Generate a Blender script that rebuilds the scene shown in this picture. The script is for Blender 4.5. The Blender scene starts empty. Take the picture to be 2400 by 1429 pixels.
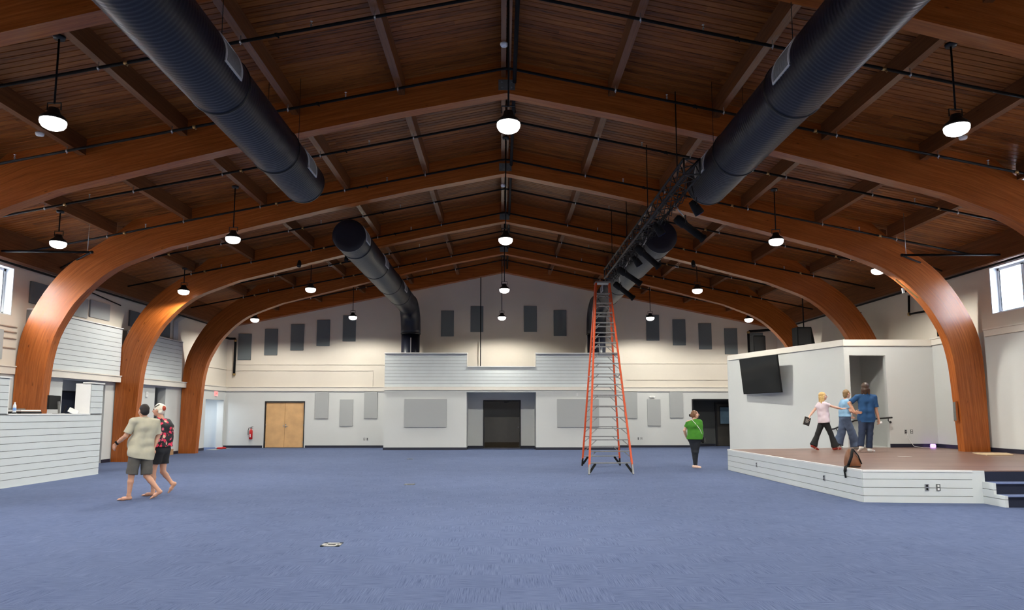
import bpy, bmesh, math, random
import numpy as np
from mathutils import Vector, Matrix, Euler

random.seed(7)
PI = math.pi
SC = bpy.context.scene
COL = SC.collection

# ------------------------------------------------------------------ camera, world, exposure
cam_data = bpy.data.cameras.new('camera')
cam_data.sensor_width = 36.0
cam_data.lens = 24.0
cam_data.shift_y = 0.0356
cam_data.clip_end = 300
cam = bpy.data.objects.new('camera', cam_data)
COL.objects.link(cam)
cam.location = (0, 0, 1.6)
cam.rotation_euler = (PI / 2 + 0.10462, 0, -0.01554)
SC.camera = cam

SC.view_settings.view_transform = 'Standard'
SC.view_settings.look = 'None'
SC.view_settings.gamma = 1.0
SC.view_settings.use_curve_mapping = False
SC.view_settings.exposure = 0.0

world = bpy.data.worlds.new('sky')
SC.world = world
world.use_nodes = True
wn = world.node_tree
sky = wn.nodes.new('ShaderNodeTexSky')
sky.sky_type = 'NISHITA'
sky.sun_disc = False
sky.sun_elevation = math.radians(50)
sky.sun_rotation = math.radians(200)
sky.dust_density = 3.0
wn.links.new(sky.outputs['Color'], wn.nodes['Background'].inputs['Color'])
wn.nodes['Background'].inputs['Strength'].default_value = 7.0

LAMP_W = 1000.0          # watts of one pendant lamp
LAMP_COL = (1.0, 0.98, 0.885)

# ------------------------------------------------------------------ measures of the hall (metres, camera 1.6 m above the carpet)
CX = 0.1                # x of the ridge
XL, XR = -12.9, 13.15   # side walls
YB = 32.2               # back wall of the wings
YR = -9.0               # wall behind the camera
SLOPE = 0.206
DECK0 = 8.9             # underside of the deck at the ridge
ARCH_Y = [-5.5, -0.75, 4.0, 8.75, 13.5, 18.25, 23.0, 27.75]
ARCH_T = 0.28
STAGE = 0.575
def deck(x): return DECK0 - SLOPE * abs(x - CX)

# ------------------------------------------------------------------ materials
def new_mat(name):
    m = bpy.data.materials.new(name); m.use_nodes = True
    nt = m.node_tree
    return m, nt, nt.nodes['Principled BSDF']
def mat(name, col, rough=0.6, metal=0.0, spec=None, emit=None, estr=0.0, var=0.0, scale=20.0, bump=0.0, bscale=None, alpha=None):
    m, nt, b = new_mat(name)
    b.inputs['Base Color'].default_value = (*col, 1)
    b.inputs['Roughness'].default_value = rough
    b.inputs['Metallic'].default_value = metal
    if spec is not None: b.inputs['Specular IOR Level'].default_value = spec
    if emit:
        b.inputs['Emission Color'].default_value = (*emit, 1)
        b.inputs['Emission Strength'].default_value = estr
    if var or bump:
        tc = nt.nodes.new('ShaderNodeTexCoord')
        n = nt.nodes.new('ShaderNodeTexNoise'); n.inputs['Scale'].default_value = scale; n.inputs['Detail'].default_value = 4
        nt.links.new(tc.outputs['Object'], n.inputs['Vector'])
        if var:
            r = nt.nodes.new('ShaderNodeMapRange')
            r.inputs['From Min'].default_value = 0.3; r.inputs['From Max'].default_value = 0.7
            r.inputs['To Min'].default_value = 1 - var; r.inputs['To Max'].default_value = 1 + var
            nt.links.new(n.outputs['Fac'], r.inputs['Value'])
            mx = nt.nodes.new('ShaderNodeVectorMath'); mx.operation = 'SCALE'
            mx.inputs[0].default_value = col
            nt.links.new(r.outputs['Result'], mx.inputs['Scale'])
            nt.links.new(mx.outputs['Vector'], b.inputs['Base Color'])
        if bump:
            n2 = n
            if bscale:
                n2 = nt.nodes.new('ShaderNodeTexNoise'); n2.inputs['Scale'].default_value = bscale
                nt.links.new(tc.outputs['Object'], n2.inputs['Vector'])
            bp = nt.nodes.new('ShaderNodeBump'); bp.inputs['Strength'].default_value = bump; bp.inputs['Distance'].default_value = 0.01
            nt.links.new(n2.outputs['Fac'], bp.inputs['Height'])
            nt.links.new(bp.outputs['Normal'], b.inputs['Normal'])
    return m

def ramp(nt, stops):
    r = nt.nodes.new('ShaderNodeValToRGB')
    e = r.color_ramp.elements
    while len(e) > 1: e.remove(e[0])
    e[0].position = stops[0][0]; e[0].color = (*stops[0][1], 1)
    for p, c in stops[1:]:
        k = e.new(p); k.color = (*c, 1)
    return r

def wood_uv(name, dark, mid, light, rough=0.5):
    """glulam: grain stretched along the u of the beam's own uv (metres)"""
    m, nt, b = new_mat(name)
    L = nt.links.new
    uv = nt.nodes.new('ShaderNodeUVMap'); uv.uv_map = 'run'
    mp = nt.nodes.new('ShaderNodeMapping'); mp.inputs['Scale'].default_value = (1.1, 26, 1)
    L(uv.outputs['UV'], mp.inputs['Vector'])
    n = nt.nodes.new('ShaderNodeTexNoise'); n.inputs['Scale'].default_value = 1; n.inputs['Detail'].default_value = 6; n.inputs['Roughness'].default_value = 0.65
    L(mp.outputs['Vector'], n.inputs['Vector'])
    r = ramp(nt, [(0.25, dark), (0.48, mid), (0.75, light)])
    L(n.outputs['Fac'], r.inputs['Fac'])
    # laminations 4 cm thick, each a little different
    mp2 = nt.nodes.new('ShaderNodeMapping'); mp2.inputs['Scale'].default_value = (0.35, 24, 1)
    L(uv.outputs['UV'], mp2.inputs['Vector'])
    vr = nt.nodes.new('ShaderNodeTexVoronoi'); vr.inputs['Scale'].default_value = 1; vr.inputs['Randomness'].default_value = 0.6
    L(mp2.outputs['Vector'], vr.inputs['Vector'])
    hsv = nt.nodes.new('ShaderNodeHueSaturation')
    sep = nt.nodes.new('ShaderNodeSeparateColor'); L(vr.outputs['Color'], sep.inputs['Color'])
    mr = nt.nodes.new('ShaderNodeMapRange'); mr.inputs['To Min'].default_value = 0.9; mr.inputs['To Max'].default_value = 1.1
    L(sep.outputs['Red'], mr.inputs['Value']); L(mr.outputs['Result'], hsv.inputs['Value'])
    L(r.outputs['Color'], hsv.inputs['Color'])
    # dark knots
    mp3 = nt.nodes.new('ShaderNodeMapping'); mp3.inputs['Scale'].default_value = (2.2, 7, 1)
    L(uv.outputs['UV'], mp3.inputs['Vector'])
    n3 = nt.nodes.new('ShaderNodeTexNoise'); n3.inputs['Scale'].default_value = 1.6; n3.inputs['Detail'].default_value = 1
    L(mp3.outputs['Vector'], n3.inputs['Vector'])
    k = nt.nodes.new('ShaderNodeMapRange'); k.inputs['From Min'].default_value = 0.72; k.inputs['From Max'].default_value = 0.8
    k.inputs['To Min'].default_value = 0; k.inputs['To Max'].default_value = 0.75
    L(n3.outputs['Fac'], k.inputs['Value'])
    mx = nt.nodes.new('ShaderNodeMix'); mx.data_type = 'RGBA'
    L(k.outputs['Result'], mx.inputs['Factor']); L(hsv.outputs['Color'], mx.inputs['A']); mx.inputs['B'].default_value = (*[c * 0.5 for c in dark], 1)
    L(mx.outputs['Result'], b.inputs['Base Color'])
    b.inputs['Roughness'].default_value = rough
    b.inputs['Specular IOR Level'].default_value = 0.12
    b.inputs['Coat Weight'].default_value = 0.5; b.inputs['Coat Roughness'].default_value = 0.25
    return m

def wood_deck(name):
    """ceiling boards running up the slope: tone changes from board to board (by y) and along each board"""
    m, nt, b = new_mat(name)
    L = nt.links.new
    g = nt.nodes.new('ShaderNodeNewGeometry')
    sp = nt.nodes.new('ShaderNodeSeparateXYZ'); L(g.outputs['Position'], sp.inputs['Vector'])
    d = nt.nodes.new('ShaderNodeMath'); d.operation = 'DIVIDE'; d.inputs[1].default_value = 0.14; L(sp.outputs['Y'], d.inputs[0])
    fl = nt.nodes.new('ShaderNodeMath'); fl.operation = 'FLOOR'; L(d.outputs[0], fl.inputs[0])
    w1 = nt.nodes.new('ShaderNodeTexWhiteNoise'); w1.noise_dimensions = '1D'; L(fl.outputs[0], w1.inputs['W'])
    sx = nt.nodes.new('ShaderNodeMath'); sx.operation = 'MULTIPLY_ADD'; sx.inputs[1].default_value = 0.3; L(sp.outputs['X'], sx.inputs[0])
    m5 = nt.nodes.new('ShaderNodeMath'); m5.operation = 'MULTIPLY'; m5.inputs[1].default_value = 5; L(w1.outputs['Value'], m5.inputs[0]); L(m5.outputs[0], sx.inputs[2])
    fx = nt.nodes.new('ShaderNodeMath'); fx.operation = 'FLOOR'; L(sx.outputs[0], fx.inputs[0])
    cb = nt.nodes.new('ShaderNodeCombineXYZ'); L(fx.outputs[0], cb.inputs['X']); L(fl.outputs[0], cb.inputs['Y'])
    w2 = nt.nodes.new('ShaderNodeTexWhiteNoise'); w2.noise_dimensions = '2D'; L(cb.outputs['Vector'], w2.inputs['Vector'])
    cg = nt.nodes.new('ShaderNodeCombineXYZ')
    gx = nt.nodes.new('ShaderNodeMath'); gx.operation = 'MULTIPLY'; gx.inputs[1].default_value = 2.2; L(sp.outputs['X'], gx.inputs[0])
    gy = nt.nodes.new('ShaderNodeMath'); gy.operation = 'MULTIPLY'; gy.inputs[1].default_value = 30; L(sp.outputs['Y'], gy.inputs[0])
    L(gx.outputs[0], cg.inputs['X']); L(gy.outputs[0], cg.inputs['Y'])
    n = nt.nodes.new('ShaderNodeTexNoise'); n.inputs['Scale'].default_value = 1; n.inputs['Detail'].default_value = 5; L(cg.outputs['Vector'], n.inputs['Vector'])
    ad = nt.nodes.new('ShaderNodeMath'); ad.operation = 'MULTIPLY_ADD'; ad.inputs[1].default_value = 0.24; L(w2.outputs['Value'], ad.inputs[0])
    hn = nt.nodes.new('ShaderNodeMath'); hn.operation = 'MULTIPLY'; hn.inputs[1].default_value = 0.8; L(n.outputs['Fac'], hn.inputs[0]); L(hn.outputs[0], ad.inputs[2])
    r = ramp(nt, [(0.28, (0.055, 0.013, 0.0025)), (0.46, (0.19, 0.055, 0.010)), (0.78, (0.33, 0.112, 0.022))])
    L(ad.outputs[0], r.inputs['Fac']); L(r.outputs['Color'], b.inputs['Base Color'])
    b.inputs['Roughness'].default_value = 0.42
    b.inputs['Specular IOR Level'].default_value = 0.22
    return m

def carpet_mat():
    """quarter-turned carpet planks with fine dark streaks along each plank"""
    m, nt, b = new_mat('blue_carpet')
    L = nt.links.new
    g = nt.nodes.new('ShaderNodeNewGeometry')
    sp = nt.nodes.new('ShaderNodeSeparateXYZ'); L(g.outputs['Position'], sp.inputs['Vector'])
    def mth(op, a, bb=None, c=None):
        k = nt.nodes.new('ShaderNodeMath'); k.operation = op
        for i, v in enumerate((a, bb, c)):
            if v is None: continue
            if isinstance(v, (int, float)): k.inputs[i].default_value = v
            else: L(v, k.inputs[i])
        return k.outputs[0]
    X, Y = sp.outputs['X'], sp.outputs['Y']
    tx, ty = mth('FLOOR', mth('DIVIDE', X, 0.5)), mth('FLOOR', mth('DIVIDE', Y, 0.5))
    par = mth('ABSOLUTE', mth('MODULO', mth('ADD', tx, ty), 2.0))
    def streak(sx, sy, off):
        c = nt.nodes.new('ShaderNodeCombineXYZ'); L(mth('MULTIPLY', X, sx), c.inputs['X']); L(mth('MULTIPLY', Y, sy), c.inputs['Y']); c.inputs['Z'].default_value = off
        n = nt.nodes.new('ShaderNodeTexNoise'); n.inputs['Scale'].default_value = 1; n.inputs['Detail'].default_value = 3; n.inputs['Roughness'].default_value = 0.6
        L(c.outputs['Vector'], n.inputs['Vector']); return n.outputs['Fac']
    a, c2 = streak(4.5, 95, 0), streak(110, 3.2, 5)
    mx = nt.nodes.new('ShaderNodeMix'); mx.data_type = 'FLOAT'
    L(par, mx.inputs[0]); L(a, mx.inputs[2]); L(c2, mx.inputs[3])
    s = mx.outputs[0]
    fine = nt.nodes.new('ShaderNodeTexNoise'); fine.inputs['Scale'].default_value = 140; fine.inputs['Detail'].default_value = 2
    L(g.outputs['Position'], fine.inputs['Vector'])
    blotch = nt.nodes.new('ShaderNodeTexNoise'); blotch.inputs['Scale'].default_value = 1.3; blotch.inputs['Detail'].default_value = 2
    L(g.outputs['Position'], blotch.inputs['Vector'])
    v = mth('ADD', mth('MULTIPLY', s, 0.72), mth('ADD', mth('MULTIPLY', fine.outputs['Fac'], 0.2), mth('MULTIPLY', blotch.outputs['Fac'], 0.1)))
    r = ramp(nt, [(0.33, (0.030, 0.042, 0.085)), (0.43, (0.075, 0.098, 0.180)), (0.55, (0.098, 0.124, 0.217)), (0.7, (0.131, 0.160, 0.259))])
    L(v, r.inputs['Fac']); L(r.outputs['Color'], b.inputs['Base Color'])
    b.inputs['Roughness'].default_value = 0.95
    b.inputs['Specular IOR Level'].default_value = 0.08
    bp = nt.nodes.new('ShaderNodeBump'); bp.inputs['Strength'].default_value = 0.3; bp.inputs['Distance'].default_value = 0.004
    L(v, bp.inputs['Height']); L(bp.outputs['Normal'], b.inputs['Normal'])
    return m

def stage_mat():
    m, nt, b = new_mat('stage_vinyl')
    L = nt.links.new
    g = nt.nodes.new('ShaderNodeNewGeometry')
    mp = nt.nodes.new('ShaderNodeMapping'); mp.inputs['Scale'].default_value = (1, 1, 1)
    L(g.outputs['Position'], mp.inputs['Vector'])
    br = nt.nodes.new('ShaderNodeTexBrick')
    br.inputs['Scale'].default_value = 1.0; br.inputs['Brick Width'].default_value = 1.2; br.inputs['Row Height'].default_value = 0.15
    br.inputs['Mortar Size'].default_value = 0.002; br.inputs['Bias'].default_value = 0.0
    br.inputs['Color1'].default_value = (0.17, 0.098, 0.075, 1); br.inputs['Color2'].default_value = (0.235, 0.145, 0.115, 1); br.inputs['Mortar'].default_value = (0.10, 0.055, 0.042, 1)
    L(mp.outputs['Vector'], br.inputs['Vector'])
    mp2 = nt.nodes.new('ShaderNodeMapping'); mp2.inputs['Scale'].default_value = (2, 30, 1); L(g.outputs['Position'], mp2.inputs['Vector'])
    n = nt.nodes.new('ShaderNodeTexNoise'); n.inputs['Scale'].default_value = 1; n.inputs['Detail'].default_value = 4; L(mp2.outputs['Vector'], n.inputs['Vector'])
    mr = nt.nodes.new('ShaderNodeMapRange'); mr.inputs['To Min'].default_value = 0.75; mr.inputs['To Max'].default_value = 1.25; L(n.outputs['Fac'], mr.inputs['Value'])
    h = nt.nodes.new('ShaderNodeHueSaturation'); L(br.outputs['Color'], h.inputs['Color']); L(mr.outputs['Result'], h.inputs['Value'])
    L(h.outputs['Color'], b.inputs['Base Color'])
    b.inputs['Roughness'].default_value = 0.36; b.inputs['Specular IOR Level'].default_value = 0.4
    return m

def floral_mat():
    m, nt, b = new_mat('floral_blouse')
    L = nt.links.new
    tc = nt.nodes.new('ShaderNodeTexCoord')
    nz = nt.nodes.new('ShaderNodeTexNoise'); nz.inputs['Scale'].default_value = 9; L(tc.outputs['Object'], nz.inputs['Vector'])
    ad = nt.nodes.new('ShaderNodeMix'); ad.data_type = 'VECTOR'; ad.inputs[0].default_value = 0.12
    L(tc.outputs['Object'], ad.inputs[4]); L(nz.outputs['Color'], ad.inputs[5])
    v = nt.nodes.new('ShaderNodeTexVoronoi'); v.inputs['Scale'].default_value = 15; L(ad.outputs[1], v.inputs['Vector'])
    sep = nt.nodes.new('ShaderNodeSeparateColor'); L(v.outputs['Color'], sep.inputs['Color'])
    pick = ramp(nt, [(0.0, (0.75, 0.03, 0.09)), (0.3, (0.8, 0.12, 0.2)), (0.5, (0.010, 0.010, 0.014)), (0.72, (0.75, 0.45, 0.32)), (0.8, (0.012, 0.012, 0.016))])
    pick.color_ramp.interpolation = 'CONSTANT'
    L(sep.outputs['Red'], pick.inputs['Fac'])
    ed = nt.nodes.new('ShaderNodeMapRange'); ed.inputs['From Min'].default_value = 0.42; ed.inputs['From Max'].default_value = 0.55; L(v.outputs['Distance'], ed.inputs['Value'])
    mx = nt.nodes.new('ShaderNodeMix'); mx.data_type = 'RGBA'; mx.inputs['B'].default_value = (0.012, 0.012, 0.016, 1)
    L(ed.outputs['Result'], mx.inputs['Factor']); L(pick.outputs['Color'], mx.inputs['A'])
    L(mx.outputs['Result'], b.inputs['Base Color']); b.inputs['Roughness'].default_value = 0.8
    return m

def duct_mat():
    """navy spiral duct: fine ribs along its own run"""
    m, nt, b = new_mat('navy_spiral_duct')
    L = nt.links.new
    b.inputs['Base Color'].default_value = (0.007, 0.009, 0.019, 1)
    b.inputs['Specular IOR Level'].default_value = 0.35
    b.inputs['Roughness'].default_value = 0.38
    return m

def glass_mat():
    m, nt, b = new_mat('window_glass')
    b.inputs['Base Color'].default_value = (0.95, 0.98, 1, 1)
    b.inputs['Roughness'].default_value = 0.02
    b.inputs['Transmission Weight'].default_value = 1.0
    b.inputs['IOR'].default_value = 1.02
    return m

M = {}
M['grey'] = mat('grey_wall_paint', (0.575, 0.585, 0.575), 0.75, var=0.015, scale=1.2)
M['charcoal'] = mat('charcoal_wall_paint', (0.075, 0.08, 0.082), 0.8, var=0.03, scale=2)
M['cream'] = mat('cream_wall_paint', (0.66, 0.60, 0.52), 0.8, var=0.03, scale=0.8)
M['shiplap'] = mat('pale_grey_shiplap', (0.60, 0.635, 0.645), 0.55, var=0.02, scale=3)
M['gap'] = mat('shiplap_gap', (0.17, 0.175, 0.18), 0.9, var=0.05, scale=5)
M['trim'] = mat('cream_trim', (0.70, 0.655, 0.59), 0.6, var=0.01, scale=2)
M['white'] = mat('white_plastic', (0.75, 0.75, 0.74), 0.5, var=0.01, scale=5)
M['base'] = mat('navy_vinyl_base', (0.012, 0.014, 0.030), 0.5, var=0.1, scale=4)
M['panel'] = mat('grey_acoustic_fabric', (0.37, 0.38, 0.38), 0.95, var=0.04, scale=60, bump=0.2)
M['panel_dark'] = mat('slate_acoustic_fabric', (0.135, 0.155, 0.165), 0.95, var=0.04, scale=60, bump=0.2)
M['glulam'] = wood_uv('stained_glulam', (0.20, 0.046, 0.007), (0.31, 0.080, 0.013), (0.43, 0.130, 0.025))
M['beam'] = wood_uv('stained_purlin', (0.10, 0.033, 0.010), (0.15, 0.052, 0.017), (0.20, 0.076, 0.027), 0.5)
M['deck'] = wood_deck('stained_deck')
M['dark'] = mat('dark_gap', (0.006, 0.004, 0.003), 0.9, var=0.1)
M['carpet'] = carpet_mat()
M['stage'] = stage_mat()
M['navy_carpet'] = mat('navy_riser_carpet', (0.010, 0.014, 0.034), 0.95, var=0.12, scale=90, bump=0.2)
M['tread'] = mat('blue_tread', (0.13, 0.17, 0.32), 0.9, var=0.1, scale=90)
M['black'] = mat('black_metal', (0.012, 0.012, 0.013), 0.45, metal=0.2, var=0.1, scale=12)
M['matte_black'] = mat('matte_black', (0.006, 0.006, 0.007), 0.75, spec=0.25, var=0.1, scale=12)
M['screen'] = mat('screen_glass', (0.005, 0.005, 0.006), 0.12, spec=0.35, var=0.02)
M['pipe'] = mat('black_pipe', (0.008, 0.008, 0.009), 0.65, spec=0.12, var=0.15, scale=8)
M['steel'] = mat('galvanised_steel', (0.48, 0.49, 0.5), 0.35, metal=0.8, var=0.06, scale=20)
M['alu'] = mat('brushed_aluminium', (0.24, 0.24, 0.24), 0.42, metal=0.55, var=0.12, scale=25)
M['plate'] = mat('grey_steel_plate', (0.16, 0.17, 0.165), 0.5, metal=0.5, var=0.1, scale=12)
M['duct'] = duct_mat()
M['register'] = mat('grey_register', (0.62, 0.62, 0.61), 0.5, var=0.03, scale=20)
M['grille'] = mat('register_mesh', (0.26, 0.265, 0.26), 0.6, var=0.05, scale=40)
M['orange'] = mat('orange_fibreglass', (0.56, 0.070, 0.014), 0.5, var=0.08, scale=14)
M['lens'] = mat('lamp_lens', (0.9, 0.9, 0.9), 0.3, emit=(1, 0.95, 0.88), estr=7.0, var=0.01)
M['door'] = mat('birch_veneer', (0.62, 0.37, 0.17), 0.45, var=0.12, scale=2.2)
M['dark_door'] = mat('dark_bronze_door', (0.050, 0.046, 0.040), 0.35, var=0.06, scale=6)
M['navy_door'] = mat('navy_door', (0.020, 0.026, 0.045), 0.4, var=0.05, scale=6)
M['frame_black'] = mat('black_door_frame', (0.010, 0.010, 0.013), 0.5, var=0.05, scale=6)
M['glass'] = glass_mat()
M['frost'] = mat('frosted_door_lite', (0.20, 0.32, 0.42), 0.25, var=0.15, scale=3)
M['vinyl'] = mat('white_vinyl_frame', (0.72, 0.74, 0.74), 0.4, var=0.01)
M['red'] = mat('red_enamel', (0.50, 0.012, 0.012), 0.3, var=0.05, scale=9)
M['brass'] = mat('brass', (0.45, 0.30, 0.12), 0.35, metal=0.8, var=0.05)
M['ground'] = mat('bounce_paving', (0.42, 0.40, 0.37), 0.9, var=0.08, scale=0.6)
M['ply'] = mat('plywood', (0.62, 0.46, 0.28), 0.6, var=0.08, scale=9)
M['floral'] = floral_mat()
# ------------------------------------------------------------------ helpers
class MB:
    """collects shapes in world coordinates, then links them as ONE mesh object"""
    def __init__(s): s.v = []; s.f = []; s.m = []; s.sm = []; s.uv = None
    def add(s, vs, fs, m=0, smooth=False):
        o = len(s.v); s.v += [tuple(p) for p in vs]
        s.f += [tuple(o + i for i in f) for f in fs]
        s.m += [m] * len(fs); s.sm += [smooth] * len(fs); return s
    def box(s, x0, x1, y0, y1, z0, z1, m=0):
        x0, x1 = sorted((x0, x1)); y0, y1 = sorted((y0, y1)); z0, z1 = sorted((z0, z1))
        vs = [(x, y, z) for z in (z0, z1) for y in (y0, y1) for x in (x0, x1)]
        return s.add(vs, [(0, 2, 3, 1), (4, 5, 7, 6), (0, 1, 5, 4), (2, 6, 7, 3), (0, 4, 6, 2), (1, 3, 7, 5)], m)
    def bar(s, a, b, w, h=None, up=(0, 0, 1), m=0):
        """box beam between two points, w across, h along up"""
        h = h or w; a, b = Vector(a), Vector(b); d = (b - a).normalized(); u = Vector(up)
        if abs(d.dot(u)) > 0.98: u = Vector((0, 1, 0))
        r = d.cross(u).normalized(); u = r.cross(d).normalized()
        vs = [p + r * (i * w / 2) + u * (j * h / 2) for p in (a, b) for i, j in ((-1, -1), (1, -1), (1, 1), (-1, 1))]
        return s.add(vs, [(0, 1, 2, 3), (7, 6, 5, 4), (0, 4, 5, 1), (1, 5, 6, 2), (2, 6, 7, 3), (3, 7, 4, 0)], m)
    def tube(s, pts, r, n=10, m=0, caps=True, smooth=True):
        """round tube along a path; r a number or one radius per point"""
        P = [Vector(p) for p in pts]; R = r if isinstance(r, (list, tuple)) else [r] * len(P)
        vs = []; prev = None
        for i, p in enumerate(P):
            d = (P[min(i + 1, len(P) - 1)] - P[max(i - 1, 0)]).normalized()
            if prev is None:
                u = Vector((0, 0, 1)) if abs(d.z) < 0.9 else Vector((0, 1, 0))
                u = (u - d * u.dot(d)).normalized()
            else: u = (prev - d * prev.dot(d)).normalized()
            prev = u; w = d.cross(u)
            vs += [p + (u * math.cos(2 * PI * k / n) + w * math.sin(2 * PI * k / n)) * R[i] for k in range(n)]
        fs = [(i * n + k, i * n + (k + 1) % n, (i + 1) * n + (k + 1) % n, (i + 1) * n + k) for i in range(len(P) - 1) for k in range(n)]
        s.add(vs, fs, m, smooth)
        if caps:
            o = len(s.v) - len(vs); e = o + (len(P) - 1) * n
            s.f += [tuple(o + k for k in reversed(range(n))), tuple(e + k for k in range(n))]; s.m += [m, m]; s.sm += [False, False]
        return s
    def lathe(s, c, prof, n=20, m=0, axis='z', smooth=True):
        """profile of (radius, height) turned about an axis through c"""
        vs = []
        for r, h in prof:
            for k in range(n):
                a = 2 * PI * k / n; x, y = r * math.cos(a), r * math.sin(a)
                q = (x, y, h) if axis == 'z' else ((x, h, y) if axis == 'y' else (h, x, y))
                vs.append((c[0] + q[0], c[1] + q[1], c[2] + q[2]))
        fs = [(i * n + k, i * n + (k + 1) % n, (i + 1) * n + (k + 1) % n, (i + 1) * n + k) for i in range(len(prof) - 1) for k in range(n)]
        fs += [tuple(reversed(range(n))), tuple((len(prof) - 1) * n + k for k in range(n))]
        return s.add(vs, fs, m, smooth)
    def prism(s, poly, d0, d1, axis='y', m=0):
        """polygon extruded along an axis; poly in the other two coordinates"""
        def P(a, b, d): return (a, d, b) if axis == 'y' else ((d, a, b) if axis == 'x' else (a, b, d))
        n = len(poly); vs = [P(a, b, d0) for a, b in poly] + [P(a, b, d1) for a, b in poly]
        return s.add(vs, [tuple(range(n)), tuple(reversed(range(n, 2 * n)))] + [(i, n + i, n + (i + 1) % n, (i + 1) % n) for i in range(n)], m)
    def wall(s, axis, d0, d1, a0, a1, z0, z1, holes=(), m=0):
        """wall d0..d1 thick with rectangular openings (a0,a1,z0,z1)"""
        A = sorted({a0, a1, *[h[0] for h in holes], *[h[1] for h in holes]}); Z = sorted({z0, z1, *[h[2] for h in holes], *[h[3] for h in holes]})
        A = [a for a in A if a0 <= a <= a1]; Z = [z for z in Z if z0 <= z <= z1]
        for i in range(len(A) - 1):
            for j in range(len(Z) - 1):
                ca, cz = (A[i] + A[i + 1]) / 2, (Z[j] + Z[j + 1]) / 2
                if any(h[0] < ca < h[1] and h[2] < cz < h[3] for h in holes): continue
                if axis == 'x': s.box(d0, d1, A[i], A[i + 1], Z[j], Z[j + 1], m)
                else: s.box(A[i], A[i + 1], d0, d1, Z[j], Z[j + 1], m)
        return s
    def build(s, name, mats, parent=None, origin=None, bevel=0.0, fix=True):
        me = bpy.data.meshes.new(name)
        if parent is not None and origin is None:
            r = parent
            while r.parent: r = r.parent
            org = r.location
        else: org = Vector(origin or (0, 0, 0))
        me.from_pydata([Vector(p) - Vector(org) for p in s.v], [], s.f)
        for q in (mats if isinstance(mats, (list, tuple)) else [mats]): me.materials.append(M[q] if isinstance(q, str) else q)
        me.polygons.foreach_set('material_index', s.m); me.polygons.foreach_set('use_smooth', s.sm)
        if fix or bevel:
            bm = bmesh.new(); bm.from_mesh(me)
            bmesh.ops.recalc_face_normals(bm, faces=bm.faces)
            if bevel: bmesh.ops.bevel(bm, geom=list(bm.edges), offset=bevel, segments=2, affect='EDGES', clamp_overlap=True)
            bm.to_mesh(me); bm.free()
        if s.uv: s.uv(me)
        o = bpy.data.objects.new(name, me); COL.objects.link(o)
        if parent is not None: o.parent = parent
        elif origin: o.location = origin
        return o
def tag(o, label, cat, group=None):
    o['label'] = label; o['category'] = cat
    if group: o['group'] = group
    return o
def thing(name, label, cat, loc=(0, 0, 0), group=None, rot=None):
    o = bpy.data.objects.new(name, None); COL.objects.link(o); o.location = loc
    if rot: o.rotation_euler = rot
    o.empty_display_size = 0.2
    return tag(o, label, cat, group)
def struct(o): o['kind'] = 'structure'; return o
def stuff(o): o['kind'] = 'stuff'; return o
def dup(root, loc=None, label=None, rotz=None):
    r = root.copy(); COL.objects.link(r)
    if loc is not None: r.location = loc
    if rotz is not None: r.rotation_euler = (0, 0, rotz)
    if label: r['label'] = label
    for ch in root.children:
        c = ch.copy(); COL.objects.link(c); c.parent = r
        for g in ch.children:
            d = g.copy(); COL.objects.link(d); d.parent = c
    return r
def inst(src, parent, loc):
    """another part sharing src's mesh, moved by loc"""
    c = src.copy(); COL.objects.link(c); c.parent = parent; c.location = loc; return c
ORD = ['first', 'second', 'third', 'fourth', 'fifth', 'sixth', 'seventh', 'eighth', 'ninth', 'tenth', 'eleventh', 'twelfth', 'thirteenth', 'fourteenth']
# ------------------------------------------------------------------ floor and walls
struct(MB().box(-18, 16, YR - 0.5, 36, -0.2, 0).build('floor', 'carpet'))

g_ = MB()
for q in ((-70, -18, -60, 90), (16, 70, -60, 90)): g_.box(*q, -0.4, -0.25)
struct(g_.build('ground', 'ground'))  # pale ground outside, out of view, added to bounce sky light indoors

def alcove(parent, x0, x1, y0, y1, z1, open_side, mats='grey', t=0.1, name='alcove'):
    b = MB()
    if open_side != 'x0': b.box(x0 - t, x0, y0 - t, y1 + t, 0, z1 + t)
    if open_side != 'x1': b.box(x1, x1 + t, y0 - t, y1 + t, 0, z1 + t)
    if open_side != 'y0': b.box(x0, x1, y0 - t, y0, 0, z1 + t)
    if open_side != 'y1': b.box(x0, x1, y1, y1 + t, 0, z1 + t)
    b.box(x0, x1, y0, y1, z1, z1 + t)
    return b.build(name, mats, parent)

WIN_L = [(16.2, 18.0, 4.15, 5.42), (11.45, 13.25, 4.15, 5.42), (6.7, 8.5, 4.15, 5.42), (1.95, 3.75, 4.15, 5.42)]
WIN_R = [(16.1, 17.93, 4.23, 5.5), (11.45, 13.25, 4.23, 5.5), (6.7, 8.5, 4.23, 5.5), (1.95, 3.75, 4.23, 5.5)]
OPEN_A, OPEN_B, OPEN_C = (20.3, 22.48, 0, 2.6), (25.69, 26.5, 0, 2.57), (30.1, 32.05, 0, 2.21)
b = MB()
b.wall('x', XL - 0.3, XL, YR, YB + 0.3, 0, 2.62, [OPEN_A, OPEN_B, OPEN_C], 0)
b.wall('x', XL - 0.3, XL, YR, YB + 0.3, 2.62, 6.5, WIN_L, 1)
wall_left = struct(b.build('wall_left', ['grey', 'cream']))
alcove(wall_left, -13.9, XL - 0.3, 19.6, 23.4, 2.75, 'x1')
alcove(wall_left, -14.8, XL - 0.3, 24.9, 27.0, 2.75, 'x1')
alcove(wall_left, -14.4, XL - 0.3, 29.6, 32.6, 2.4, 'x1')

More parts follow.
